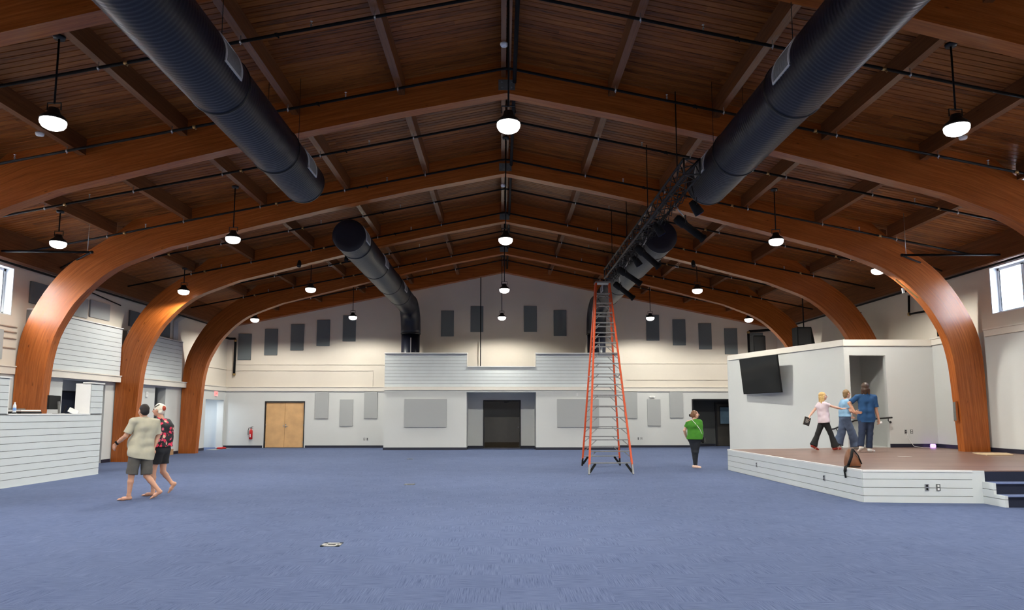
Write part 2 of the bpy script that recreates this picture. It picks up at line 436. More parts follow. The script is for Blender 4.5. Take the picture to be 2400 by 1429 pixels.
b = MB()
b.wall('x', XR, XR + 0.3, YR, 20.75, 0, 3.8, [], 0)
b.wall('x', XR, XR + 0.3, 20.75, YB + 0.3, 0, 3.8, [], 1)
b.wall('x', XR, XR + 0.3, YR, YB + 0.3, 3.8, 6.5, WIN_R, 1)
wall_right = struct(b.build('wall_right', ['grey', 'cream']))

DOOR1 = (-11.04, -9.18, 0, 2.16); DOORWAY3 = (9.0, 11.0, 0, 2.26)
b = MB()
b.wall('y', YB, YB + 0.3, XL, XR, 0, 2.62, [DOOR1, DOORWAY3], 0)
b.prism([(XL, 2.62), (XR, 2.62), (XR, deck(XR) + 0.1), (CX, DECK0 + 0.1), (XL, deck(XL) + 0.1)], YB, YB + 0.3, 'y', 1)
wall_back = struct(b.build('wall_back', ['grey', 'cream']))
alcove(wall_back, 8.7, 12.8, YB + 0.3, 33.6, 2.4, 'y0', 'charcoal')
alcove(wall_back, -11.4, -8.9, YB + 0.3, 33.2, 2.4, 'y0')

struct(MB().prism([(XL - 0.3, 0), (XR + 0.3, 0), (XR + 0.3, 6.4), (CX, DECK0 + 0.2), (XL - 0.3, 6.4)], YR - 0.3, YR, 'y').build('wall_rear', 'cream'))

# centre mechanical room with its recess
BX0, BX1, BY = -5.15, 5.2, 30.2
b = MB()
b.wall('y', BY, BY + 0.2, BX0, BX1, 0, 2.6, [(-1.53, 1.53, 0, 2.52)])
b.box(BX0, BX0 + 0.2, BY + 0.2, YB, 0, 2.6).box(BX1 - 0.2, BX1, BY + 0.2, YB, 0, 2.6)
b.box(-1.63, -1.53, BY + 0.2, 31.75, 0, 2.6).box(1.53, 1.63, BY + 0.2, 31.75, 0, 2.6)
b.wall('y', 31.75, 31.9, -1.63, 1.63, 0, 2.6, [(-0.84, 0.9, 0, 2.2)])
b.box(-1.53, 1.53, BY + 0.2, 31.75, 2.52, 2.6)
b.box(BX0, BX1, BY + 0.05, YB, 2.6, 2.7)
wall_centre = struct(b.build('wall_centre', 'grey'))

# ------------------------------------------------------------------ trim bands
b = MB()
for y0, y1 in ((YR, 18.22), (18.56, 22.97), (23.31, 27.72), (28.06, YB)):
    b.box(XL, XL + (0.06 if y0 in (YR, 28.06) else 0.22), y0, y1, 2.62, 2.81); b.box(XL, XL + (0.09 if y0 in (YR, 28.06) else 0.25), y0, y1, 2.81, 2.84)
struct(b.build('trim_1', 'trim'))
b = MB()
for x0, x1 in ((XL + 0.06, BX0), (BX1, XR)):
    b.box(x0, x1, YB - 0.06, YB, 2.62, 2.80); b.box(x0, x1, YB - 0.09, YB, 2.80, 2.83)
struct(b.build('trim_2', 'trim'))
struct(MB().box(BX0 - 0.03, BX1 + 0.03, BY - 0.06, BY + 0.1, 2.61, 2.75).build('trim_3', 'trim'))
b = MB()
for y0, y1 in ((YR, 18.22), (18.56, 20.55)):
    b.box(XR - 0.05, XR, y0, y1, 3.66, 3.83); b.box(XR - 0.08, XR, y0, y1, 3.83, 3.87)
struct(b.build('trim_4', 'trim'))
# thin cable raceways on the cream walls
b = MB()
b.box(XL + 0.01, -6.05, YB - 0.03, YB, 3.58, 3.605).box(-12.6, -5.2, YB - 0.03, YB, 3.86, 3.885)
b.box(5.25, XR, YB - 0.03, YB, 3.93, 3.955).box(5.9, XR, YB - 0.03, YB, 3.16, 3.18).box(-6.06, -6.03, YB - 0.03, YB, 2.83, 3.6)
b.box(XL, XL + 0.03, 28.1, YB, 3.62, 3.645).box(XL, XL + 0.03, 28.9, 28.93, 2.83, 3.63)
struct(b.build('trim_5', 'cream'))

# skirting
b = MB()
for y0, y1 in ((YR, 14.2), (18.56, 20.3), (22.48, 22.97), (23.31, 25.69), (26.5, 27.72), (28.06, 30.1)): b.box(XL, XL + 0.015, y0, y1, 0, 0.11)
struct(b.build('baseboard_left', 'base'))
b = MB()
for x0, x1 in ((XL, -11.1), (-9.12, BX0), (BX1, 9.0), (11.0, XR)): b.box(x0, x1, YB - 0.015, YB, 0, 0.11)
b.box(8.7, 10.5, 33.58, 33.6, 0, 0.11)
struct(b.build('baseboard_back', 'base'))
b = MB()
b.box(BX0 - 0.015, -1.53, BY - 0.015, BY, 0, 0.11).box(1.53, BX1 + 0.015, BY - 0.015, BY, 0, 0.11)
b.box(-1.53, -0.84, 31.735, 31.75, 0, 0.11).box(0.9, 1.53, 31.735, 31.75, 0, 0.11)
b.box(-1.53, -1.515, BY, 31.75, 0, 0.11).box(1.515, 1.53, BY, 31.75, 0, 0.11)
struct(b.build('baseboard_centre', 'base'))

# ------------------------------------------------------------------ stage walls (screen wall, door wall)
T0, T1 = Vector((10.42, 20.55)), Vector((8.83, 26.35))
tn = Vector((-0.9644, -0.2644))
def strip(p, q, n, t): return [tuple(p), tuple(q), tuple(q - n * t), tuple(p - n * t)]
b = MB()
b.prism(strip(T0, T1, tn, 0.15), 0, 3.8, 'z')
b.wall('y', 20.55, 20.7, 10.42, XR, 0, 3.8, [(10.58, 11.69, STAGE, 3.35)])
b.box(8.83, XR, 26.35, 26.5, 0, 3.8)
b.prism([(10.5, 20.7), (XR, 20.7), (XR, 26.4), (8.95, 26.4)], 3.55, 3.62, 'z')
b.box(10.55, XR, 22.4, 22.5, 0, 3.55).box(11.9, 12.0, 20.7, 22.4, 0, 3.55)
b.box(10.35, 12.0, 20.7, 22.4, 0.3, STAGE)
wall_stage = struct(b.build('wall_stage', 'grey'))
b = MB()
b.prism(strip(T0 + tn * 0.04 + Vector((0.01, -0.04)), T1 + tn * 0.04, tn, 0.23), 3.64, 3.83, 'z')
b.box(10.4, XR - 0.05, 20.51, 20.74, 3.64, 3.83)
struct(b.build('trim_6', 'trim'))
b = MB().box(11.69, XR - 0.015, 20.535, 20.55, STAGE, STAGE + 0.11).box(XR - 0.015, XR, YR, 20.55, STAGE, STAGE + 0.11)
struct(b.build('baseboard_stage', 'base'))

# ------------------------------------------------------------------ windows
def window(n, x, inward, hole):
    y0, y1, z0, z1 = hole
    xo = x - inward * 0.3
    b = MB()
    for q in ((y0, y0 + 0.025, z0, z1), (y1 - 0.025, y1, z0, z1), (y0, y1, z0, z0 + 0.025), (y0, y1, z1 - 0.025, z1)):
        b.box(xo, x - inward * 0.005, *q)
    w = struct(b.build(f'window_{n}', 'vinyl'))
    f = MB(); xi = xo + inward * 0.02; xj = xo + inward * 0.09
    ym = (y0 + y1) / 2
    for q in ((y0 + .02, y0 + .09, z0 + .02, z1 - .02), (y1 - .09, y1 - .02, z0 + .02, z1 - .02), (y0 + .02, y1 - .02, z0 + .02, z0 + .09), (y0 + .02, y1 - .02, z1 - .09, z1 - .02), (ym - .05, ym + .05, z0 + .05, z1 - .05)):
        f.box(xi, xj, *q)
    f.build('window_frame', 'vinyl', w)
    xm = (xi + xj) / 2
    for p in ((y0 + .08, ym - .04), (ym + .04, y1 - .08)):
        MB().box(xm - 0.006, xm + 0.006, p[0], p[1], z0 + .08, z1 - .08).build('pane', 'glass', w)
    g = MB()
    for yy in (y1 - .1, ym - .06): g.box(xj - inward * .02, xj + inward * 0.004, yy, yy + 0.008, z0 + .09, z1 - .09)
    g.build('gasket', 'matte_black', w)
k = 1
for h in WIN_L: window(k, XL, 1, h); k += 1
for h in WIN_R: window(k, XR, -1, h); k += 1

# ------------------------------------------------------------------ doors
b = MB()
b.box(-11.04, -11.0, YB - 0.02, YB + 0.12, 0, 2.16).box(-9.22, -9.18, YB - 0.02, YB + 0.12, 0, 2.16).box(-11.0, -9.22, YB - 0.02, YB + 0.12, 2.115, 2.16)
d1 = struct(b.build('door_1', 'frame_black'))
for x0, x1 in ((-10.99, -10.115), (-10.105, -9.23)):
    MB().box(x0, x1, YB + 0.05, YB + 0.095, 0.015, 2.1).build('door_leaf', 'door', d1, bevel=0.003)
MB().box(-10.99, -9.23, YB + 0.04, YB + 0.1, 2.09, 2.115).build('door_stop', 'plate', d1)
hb = MB().lathe((-10.06, YB + 0.05, 1.0), [(0.03, -0.02), (0.03, 0.0)], 14, axis='y').tube([(-10.06, YB + 0.03, 1.0), (-10.06, YB - 0.01, 1.0), (-9.94, YB - 0.01, 1.0)], 0.011, 8)
hb.box(-10.08, -10.04, YB + 0.04, YB + 0.05, 0.93, 1.1).box(-10.18, -10.15, YB + 0.04, YB + 0.05, 0.95, 1.05)
hb.build('door_handle', 'steel', d1)
for x in (-10.985, -9.245):
    for z in (0.25, 1.05, 1.9): MB().tube([(x, YB + 0.045, z - 0.05), (x, YB + 0.045, z + 0.05)], 0.008, 8).build('hinge', 'steel', d1)

b = MB()
b.box(-0.84, -0.8, 31.72, 31.86, 0, 2.2).box(0.86, 0.9, 31.72, 31.86, 0, 2.2).box(-0.8, 0.86, 31.72, 31.86, 2.16, 2.2)
d2 = struct(b.build('door_2', 'frame_black'))
MB().box(-0.79, 0.85, 31.8, 31.85, 0.04, 2.15).build('door_leaf', 'dark_door', d2, bevel=0.003)
MB().box(-0.77, 0.83, 31.785, 31.8, 0.05, 0.27).build('kick_plate', mat('bronze_kick_plate', (0.035, 0.026, 0.014), 0.3, metal=0.6, var=0.05), d2)
MB().box(-0.77, 0.83, 31.795, 31.8, 1.42, 2.13).build('transom_panel', mat('smoked_panel', (0.010, 0.011, 0.012), 0.25, var=0.05), d2)
MB().box(0.13, 0.33, 31.72, 31.79, 2.08, 2.14).bar((0.2, 31.74, 2.09), (0.36, 31.66, 2.12), 0.02).build('door_closer', 'black', d2)
MB().lathe((0.78, 31.79, 0.95), [(0.025, 0), (0.025, -0.02), (0.012, -0.025), (0.012, -0.05), (0.028, -0.06), (0.02, -0.08)], 12, axis='y').build('door_handle', 'steel', d2)
MB().box(-0.82, 0.88, 31.68, 31.75, 0, 0.015).build('threshold', 'alu', d2)

b = MB()
b.box(10.5, 10.58, 33.5, 33.6, 0, 2.12).box(11.55, 11.63, 33.5, 33.6, 0, 2.12).box(10.58, 11.55, 33.5, 33.6, 2.05, 2.12)
d3 = struct(b.build('door_3', 'frame_black'))
MB().wall('y', 33.52, 33.57, 10.59, 11.54, 0.015, 2.04, [(10.72, 11.41, 1.08, 1.9)]).build('door_leaf', 'dark_door', d3)
b = MB()
for q in ((10.69, 10.73, 1.05, 1.93), (11.4, 11.44, 1.05, 1.93), (10.69, 11.44, 1.05, 1.09), (10.69, 11.44, 1.89, 1.93)): b.box(q[0], q[1], 33.5, 33.53, q[2], q[3])
b.build('window_frame', 'frame_black', d3)
MB().box(10.73, 11.4, 33.535, 33.55, 1.09, 1.89).build('pane', 'frost', d3)
struct(MB().box(8.98, 9.04, YB - 0.01, YB + 0.31, 0, 2.26).box(9.04, 11.0, YB - 0.01, YB + 0.31, 2.22, 2.27).build('trim_7', 'frame_black'))

d4 = struct(MB().box(-13.9, -13.87, 21.72, 22.72, 0, 2.31).build('door_4', 'frame_black'))
MB().box(-13.87, -13.84, 21.78, 22.66, 0.015, 2.26).build('door_leaf', 'navy_door', d4)

# ------------------------------------------------------------------ timber roof
def crom(pts, n):
    P = [np.array(p, float) for p in pts]; P = [2 * P[0] - P[1]] + P + [2 * P[-1] - P[-2]]
    out = []
    for i in range(1, len(P) - 2):
        for t in np.linspace(0, 1, 8, endpoint=False):
            a, b2, c, d = P[i - 1:i + 3]
            out.append(0.5 * ((2 * b2) + (c - a) * t + (2 * a - 5 * b2 + 4 * c - d) * t * t + (3 * b2 - a - 3 * c + d) * t ** 3))
    out.append(P[-2]); out = np.array(out)
    s = np.r_[0, np.cumsum(np.linalg.norm(np.diff(out, axis=0), axis=1))]
    q = np.linspace(0, s[-1], n)
    return np.c_[np.interp(q, s, out[:, 0]), np.interp(q, s, out[:, 1])]
def lin(pts, n):
    P = np.array(pts, float); s = np.r_[0, np.cumsum(np.linalg.norm(np.diff(P, axis=0), axis=1))]; q = np.linspace(0, s[-1], n)
    return np.c_[np.interp(q, s, P[:, 0]), np.interp(q, s, P[:, 1])]
inA = lin([(12.32, 0), (12.24, 1.7), (12.2, 2.4)], 4); ouA = lin([(12.98, 0), (12.97, 2.6)], 4)
inB = crom([(12.2, 2.4), (12.15, 2.99), (12.02, 3.6), (11.82, 4.05), (11.52, 4.55), (11.02, 5.09), (10.6, 5.42), (10.15, 5.66), (9.05, 6.08)], 22)
ouB = crom([(12.97, 2.6), (12.95, 3.1), (12.88, 3.65), (12.74, 4.08), (12.5, 4.58), (12.2, 5.06), (11.85, 5.48), (11.4, 5.86), (10.95, 6.17), (10.5, 6.48), (10.1, DECK0 - SLOPE * 10.1)], 22)
inC = lin([(9.05, 6.08), (6.8, 6.66), (4.5, 7.24), (2.2, 7.75), (0, 8.18)], 9); ouC = lin([(10.1, DECK0 - SLOPE * 10.1), (0, DECK0)], 9)
IN = np.r_[inA, inB[1:], inC[1:]]; OU = np.r_[ouA, ouB[1:], ouC[1:]]
RUN = np.r_[0, np.cumsum(np.linalg.norm(np.diff((IN + OU) / 2, axis=0), axis=1))]
def arch_mesh():
    b = MB(); uvs = []
    for side in (-1, 1):
        vs = []; fs = []; n = len(IN)
        for j, yy in enumerate((0, ARCH_T)):
            for i in range(n):
                for k, p in enumerate((IN[i], OU[i])):
                    vs.append((CX + side * p[0], yy, p[1])); uvs.append((RUN[i] + (0 if side < 0 else 40), k * float(np.linalg.norm(IN[i] - OU[i])) + yy + j * 0.0))
        q = lambda j, i, k: j * 2 * n + i * 2 + k
        for i in range(n - 1):
            fs += [(q(0, i, 0), q(0, i, 1), q(0, i + 1, 1), q(0, i + 1, 0)), (q(1, i, 0), q(1, i + 1, 0), q(1, i + 1, 1), q(1, i, 1)),
                   (q(0, i, 0), q(0, i + 1, 0), q(1, i + 1, 0), q(1, i, 0)), (q(0, i, 1), q(1, i, 1), q(1, i + 1, 1), q(0, i + 1, 1))]
        fs += [(q(0, 0, 0), q(1, 0, 0), q(1, 0, 1), q(0, 0, 1))]
        b.add(vs, fs)
    def uv(me):
        l = me.uv_layers.new(name='run')
        for lp in me.loops: l.data[lp.index].uv = uvs[lp.vertex_index]
    b.uv = uv
    return b
def run_uv(axis, off=0.0):
    def uv(me):
        l = me.uv_layers.new(name='run')
        for lp in me.loops:
            c = me.vertices[lp.vertex_index].co
            l.data[lp.index].uv = (c[axis] + off, c[(axis + 1) % 3] + c[(axis + 2) % 3])
    return uv
arch0 = arch_mesh().build('glulam_arch', 'glulam')
arch_labels = {8.75: 'nearest of the stained timber arches crossing overhead at top of view', 13.5: 'second nearest stained timber arch, in front of the near ducts ends',
               18.25: 'big curved timber arch beside the sound booth and standing on the stage', 23.0: 'curved timber arch behind the walking couple, third before the back wall',
               27.75: 'farthest curved timber arch, darkest one closest to the back wall'}
for i, y in enumerate(ARCH_Y):
    o = arch0 if i == 0 else arch0.copy()
    if i: COL.objects.link(o)
    o.location = (0, y, 0)
    tag(o, arch_labels.get(y, 'stained timber arch over the part of the hall behind the viewer'), 'arch', 'curved timber arches')
    pb = MB().box(CX - 0.17, CX + 0.17, -0.02, 0, 8.24, 8.46)
    for x in (-0.1, 0.1):
        for z in (8.29, 8.41): pb.lathe((CX + x, -0.02, z), [(0.018, 0), (0.014, -0.015)], 8, axis='y')
    pl = pb.build('ridge_plate', 'plate')
    pl.parent = o

ceiling = struct(MB().prism([(XL - 0.4, deck(XL - 0.4) + 0.055), (CX, DECK0 + 0.055), (XR + 0.4, deck(XR + 0.4) + 0.055), (XR + 0.4, deck(XR + 0.4) + 0.4), (CX, DECK0 + 0.4), (XL - 0.4, deck(XL - 0.4) + 0.4)], YR - 0.4, YB + 0.4, 'y').build('ceiling', 'dark'))
BW = 0.14
J0 = int(math.ceil(9.6 / BW))
def plank_mb(side, y0, y1, mb=None):
    mb = mb or MB(); ue = 13.05 if side < 0 else 13.1
    g = 0.006; xa, xb = CX, CX + side * ue
    za, zb = deck(xa), deck(xb)
    vs = [(xa, y0, za + .05), (xa, y1, za + .05), (xb, y1, zb + .05), (xb, y0, zb + .05),
          (xa, y0 + g, za + .012), (xa, y1 - g, za + .012), (xb, y1 - g, zb + .012), (xb, y0 + g, zb + .012),
          (xa, y0 + 2 * g, za), (xa, y1 - 2 * g, za), (xb, y1 - 2 * g, zb), (xb, y0 + 2 * g, zb)]
    fs = [(4, 0, 3, 7), (8, 4, 7, 11), (8, 11, 10, 9), (9, 10, 6, 5), (5, 6, 2, 1)]
    return mb.add(vs, fs)
for side in (-1, 1):
    src = None
    for j in range(148):
        if src is None: src = plank_mb(side, 0, BW).build('plank', 'deck', ceiling, fix=False); src.location = (0, J0 * BW, 0)
        else: inst(src, ceiling, (0, (J0 + j) * BW, 0))
mb = MB(); j = int(math.floor(YR / BW))
while j * BW < YB:
    if not (J0 <= j < J0 + 148):
        for side in (-1, 1): plank_mb(side, j * BW, j * BW + BW, mb)
    j += 1
stuff(mb.build('deck_boards', 'deck', ceiling, fix=False))
PUR = [2.17, 4.33, 6.58, 8.6, 10.6]
def purlin_bottom(u): return 8.57 - SLOPE * u
bays = [(ARCH_Y[i] + ARCH_T, ARCH_Y[i + 1]) for i in range(len(ARCH_Y) - 1)] + [(ARCH_Y[-1] + ARCH_T, 31.85), (YR, ARCH_Y[0])]
for u in PUR:
    for side in (-1, 1):
        x = CX + side * u; zb = purlin_bottom(u); src = None
        for (y0, y1) in bays:
            if src is not None and abs((y1 - y0) - (bays[0][1] - bays[0][0])) < 1e-3: inst(src, ceiling, (0, y0 - bays[0][0], 0)); continue
            mb = MB().prism([(x - .07, zb), (x + .07, zb), (x + .07, deck(x + .07) + .01), (x - .07, deck(x - .07) + .01)], y0, y1, 'y'); mb.uv = run_uv(1, u * side)
            o = mb.build('purlin', 'beam', ceiling)
            if src is None: src = o
for x0, x1 in ((CX - 0.115, CX - 0.02), (CX + 0.03, CX + 0.08)):
    src = None
    for (y0, y1) in bays:
        if src is not None and abs((y1 - y0) - (bays[0][1] - bays[0][0])) < 1e-3: inst(src, ceiling, (0, y0 - bays[0][0], 0)); continue
        mb = MB().box(x0, x1, y0, y1, 8.52, DECK0 - 0.02); mb.uv = run_uv(1, x0)
        o = mb.build('ridge_beam', 'beam', ceiling)
        if src is None: src = o
for x0, x1 in ((XL, XL + 0.25), (XR - 0.25, XR)):
    mb = MB().box(x0, x1, YR, 31.85, 5.55, 6.3); mb.uv = run_uv(1, x0); mb.build('eave_beam', 'beam', ceiling)
for side in (-1, 1):
    ue = abs((XL if side < 0 else XR) - CX)
    mb = MB().prism([(CX, 8.27), (CX, DECK0), (CX + side * ue, DECK0 - SLOPE * ue), (CX + side * ue, 8.27 - SLOPE * ue)], 31.85, 32.2, 'y'); mb.uv = run_uv(0)
    mb.build('end_rafter', 'glulam', ceiling)

# ------------------------------------------------------------------ shiplap parapets
PAR = []
def boards(parent, kind, coord, a0, a1, z0, z1, n, thick, out):
    """n boards between z0 and z1 on a plane x=coord or y=coord, standing out by thick*out"""
    h = (z1 - z0) / n; res = []
    for i in range(n):
        za, zb = z0 + i * h, z0 + (i + 1) * h - 0.011
        mb = MB()
        if kind == 'x': mb.box(coord, coord + out * thick, a0, a1, za, zb)
        else: mb.box(a0, a1, coord, coord + out * thick, za, zb)
        res.append(mb.build('board', 'shiplap', parent))
    return res
for (y0, y1, nm) in ((18.56, 22.97, 'white shiplap parapet high on the left wall above the sound booth'), (23.31, 27.35, 'shaded shiplap parapet high on the left wall between the two far arches')):
    o = MB().box(XL, XL + 0.15, y0, y1, 2.84, 4.4).build('shiplap_parapet', 'gap', origin=(XL, y0, 2.84))
    tag(o, nm, 'parapet', 'shiplap parapets')
    boards(o, 'x', XL + 0.15, y0, y1, 2.85, 4.39, 10, 0.022, 1)
    MB().box(XL, XL + 0.2, y0, y1 + 0.02, 4.4, 4.43).build('cap', 'white', o)
b = MB().box(BX0, -1.53, BY + 0.02, BY + 0.14, 2.76, 4.22).box(-1.53, 1.53, BY + 0.02, BY + 0.14, 2.76, 3.63).box(1.53, BX1, BY + 0.02, BY + 0.14, 2.76, 4.22)
o = b.build('shiplap_parapet', 'gap', origin=(0, BY, 2.76))
tag(o, 'long notched shiplap parapet over the recessed dark door on the back wall', 'parapet', 'shiplap parapets')
boards(o, 'y', BY + 0.02, BX0, BX1, 2.76, 3.64, 6, 0.022, -1)
boards(o, 'y', BY + 0.02, BX0, -1.53, 3.64, 4.22, 4, 0.022, -1); boards(o, 'y', BY + 0.02, 1.53, BX1, 3.64, 4.22, 4, 0.022, -1)
MB().box(BX0 - 0.02, -1.5, BY - 0.04, BY + 0.18, 4.22, 4.27).build('cap', 'white', o)
MB().box(1.5, BX1 + 0.02, BY - 0.04, BY + 0.18, 4.22, 4.27).build('cap', 'white', o)
MB().box(-1.5, 1.5, BY - 0.04, BY + 0.18, 3.635, 3.67).build('cap', 'white', o)
MB().box(-1.53, -1.5, BY - 0.01, BY + 0.16, 3.67, 4.22).build('end_trim', 'trim', o)
MB().box(1.5, 1.53, BY - 0.01, BY + 0.16, 3.67, 4.22).build('end_trim', 'trim', o)

# ------------------------------------------------------------------ stage
SA, SB, SF = Vector((6.45, 19.55)), Vector((6.55, 12.47)), Vector((8.6, 12.28))
stage = thing('stage', 'low angled stage with red-brown floor, white shiplap face and navy steps', 'stage', (9.8, 16, 0))
MB().prism([tuple(SA), (6.575, 12.495), (8.62, 12.3), (XR, 12.3), (XR, 20.55), (10.42, 20.55), (10.25, 20.45)], 0, STAGE - 0.025, 'z').build('platform', 'gap', stage)
MB().prism([(SA.x, SA.y), (6.57, 12.49), (8.62, 12.295), (XR, 12.295), (XR, 20.55), (10.42, 20.55), (10.25, 20.45)], STAGE - 0.025, STAGE, 'z').build('stage_floor', 'stage', stage)
def skirt(p, q, zs):
    d = (q - p).normalized(); n = Vector((d.y, -d.x))
    if n.dot(Vector((9, 16)) - p) > 0: n = -n
    for z0, z1 in zs:
        MB().prism([tuple(p + n * 0.012), tuple(q + n * 0.012), tuple(q - n * 0.02), tuple(p - n * 0.02)], z0, z1, 'z').build('board', 'shiplap', stage)
    MB().prism([tuple(p + n * 0.02), tuple(q + n * 0.02), tuple(q - n * 0.035), tuple(p - n * 0.035)], STAGE - 0.03, STAGE + 0.004, 'z').build('edge_trim', 'white', stage)
ROWS = [(0.0, 0.114), (0.123, 0.262), (0.271, 0.41), (0.419, 0.545)]
skirt(SA, SB, ROWS); skirt(SB, SF + Vector((-0.16, 0.015)), ROWS)
MB().prism([(8.43, 12.285), (8.6, 12.27), (8.6, 12.3), (8.43, 12.315)], 0, STAGE, 'z').build('corner_post', 'shiplap', stage)
MB().prism([tuple(SA), (SA.x + 0.02, SA.y + 0.04), (10.27, 20.49), (10.25, 20.45)], STAGE - 0.025, STAGE + 0.004, 'z').build('edge_trim', 'white', stage)
SX0, SX1 = 8.65, 12.4
for z0, z1, y0, y1 in ((0, 0.125, 11.73, 12.29), (0.134, 0.192, 11.73, 12.29), (0.192, 0.262, 12.0, 12.29), (0.271, 0.383, 12.0, 12.29), (0.383, STAGE, 12.27, 12.29)):
    for x in (8.6, SX1): MB().box(x, x + 0.05, y0, y1, z0, z1).build('cheek_board', 'shiplap', stage)
for i, y in enumerate((11.72, 12.0, 12.28)):
    z = 0.1917 * i
    MB().box(SX0, SX1, y + 0.012, y + 0.3 if i < 2 else y + 0.02, z, z + 0.175).build('riser', 'navy_carpet', stage)
    if i < 2: MB().box(SX0, SX1, y - 0.01, y + 0.29, z + 0.175, z + 0.1917).build('tread', 'tread', stage, bevel=0.004)
# ------------------------------------------------------------------ spiral ducts
DZ, DR = 6.42, 0.445
def spiral(cx, cz, r, y0, y1, pitch=0.075, n=56, amp=0.0045):
    st = pitch / 4; m = int((y1 - y0) / st); ys = [y0 + (y1 - y0) * i / m for i in range(m + 1)]
    b = MB(); vs = []
    for y in ys:
        for k in range(n):
            ph = ((y / pitch) - k / n) % 1.0
            rr = r + (amp if ph < 0.28 else 0.0)
            a = 2 * PI * k / n
            vs.append((cx + rr * math.cos(a), y, cz + rr * math.sin(a)))
    fs = [(i * n + k, (i + 1) * n + k, (i + 1) * n + (k + 1) % n, i * n + (k + 1) % n) for i in range(m) for k in range(n)]
    b.add(vs, fs, 0, True)
    return b
def patch(b, cx, cz, r0, r1, a0, a1, y0, y1, n=8, m=0):
    vs = []
    for i in range(n + 1):
        a = a0 + (a1 - a0) * i / n
        for r in (r0, r1):
            for y in (y0, y1): vs.append((cx + r * math.cos(a), y, cz + r * math.sin(a)))
    fs = []
    for i in range(n):
        o, q = 4 * i, 4 * (i + 1)
        fs += [(o + 2, q + 2, q + 3, o + 3), (o, o + 1, q + 1, q), (o, q, q + 2, o + 2), (o + 1, o + 3, q + 3, q + 1)]
    fs += [(0, 2, 3, 1), (4 * n, 4 * n + 1, 4 * n + 3, 4 * n + 2)]
    return b.add(vs, fs, m)
def register(parent, cx, r, side, y0, y1):
    A0, A1 = math.radians(-14), math.radians(42); e = math.radians(3.4)
    f = (lambda a: a) if side < 0 else (lambda a: PI - a)
    b = MB(); rr = r + 0.012
    for q in ((A0, A0 + e, y0, y1), (A1 - e, A1, y0, y1), (A0, A1, y0, y0 + .03), (A0, A1, y1 - .03, y1)): patch(b, cx, DZ, rr - .02, rr + .012, f(q[0]), f(q[1]), q[2], q[3])
    o = b.build('register', 'register', parent)
    g = MB()
    for i in range(14):
        ya = y0 + .035 + (y1 - y0 - .07) * i / 14
        patch(g, cx, DZ, rr - .01, rr + .003, f(A0 + e), f(A1 - e), ya, ya + (y1 - y0 - .07) / 14 * .62)
    g.build('grille', 'grille', o)
    patch(MB(), cx, DZ, rr - .02, rr - .012, f(A0 + e), f(A1 - e), y0 + .03, y1 - .03).build('backing', 'grille', o)
def band(cx, r, y, w=0.05): return MB().lathe((cx, y, DZ), [(r - .02, 0), (r + .016, 0.004), (r + .02, w / 2), (r + .016, w - .004), (r - .02, w)], 56, axis='y')
for side, cx, word in ((-1, -4.17, 'left'), (1, 4.37, 'right')):
    t = thing('spiral_duct', f'navy spiral duct running overhead {word} of the ridge, ending before the centre', 'duct', (cx, 8, DZ), 'navy spiral ducts')
    for y0, y1, r in ((-2.0, 9.68, .455), (9.68, 12.2, .443), (12.2, 14.0, .434)):
        spiral(cx, DZ, r, y0, y1).build('duct_section', 'duct', t, fix=False)
    for y, r in ((9.66, .452), (12.18, .442)): band(cx, r, y).build('band', 'black', t)
    MB().lathe((cx, 14.0, DZ), [(.434, -.03), (.442, -.03), (.442, .015), (.40, .025)], 56, axis='y').build('end_cap', 'black', t)
    for y in (8.78, 12.8): register(t, cx, .45 if y < 9 else .434, side, y, y + .58)
    for y in (1.5, 5.0, 9.0, 12.6):
        for s in (-1, 1): MB().tube([(cx + s * .3, y, DZ + .32), (cx + s * .3, y, deck(cx) - .02)], .005, 6).build('hanger_rod', 'pipe', t)
    t = thing('spiral_duct', f'far navy spiral duct {word} of the ridge with round end cap and elbow down', 'duct', (cx, 24, DZ), 'navy spiral ducts')
    for y0, y1 in ((18.3, 19.15), (19.15, 22.1), (22.1, 25.0), (25.0, 27.5), (27.5, 30.0)):
        spiral(cx, DZ, DR, y0, y1).build('duct_section', 'duct', t, fix=False)
    MB().lathe((cx, 18.3, DZ), [(.30, -.012), (.44, -.012), (.455, 0), (.455, .04)], 56, axis='y').build('end_cap', 'duct', t)
    for y in (19.13, 22.08, 24.98, 27.48, 29.98): band(cx, DR, y).build('band', 'black', t)
    pts = [(cx, 30.0, DZ)] + [(cx, 30.25 + .95 * math.sin(a), DZ - .95 + .95 * math.cos(a)) for a in (0, PI / 6, PI / 3, PI / 2)] + [(cx, 31.2, 5.2)]
    MB().tube(pts, DR, 40, smooth=True).build('elbow', 'duct', t)
    MB().tube([(cx, 31.2, 5.25), (cx, 31.2, 2.7)], .42, 40).build('riser_duct', 'duct', t)
    MB().lathe((cx, 31.2, 5.22), [(.40, -.03), (.455, -.02), (.455, .02), (.40, .03)], 40).build('band', 'black', t)
    MB().box(cx + .05, cx + .09, 30.765, 30.78, 4.3, 5.0).build('seam_strip', 'steel', t)
    for y in (18.42, 21.6, 26.0): register(t, cx, DR, side, y, y + .58)

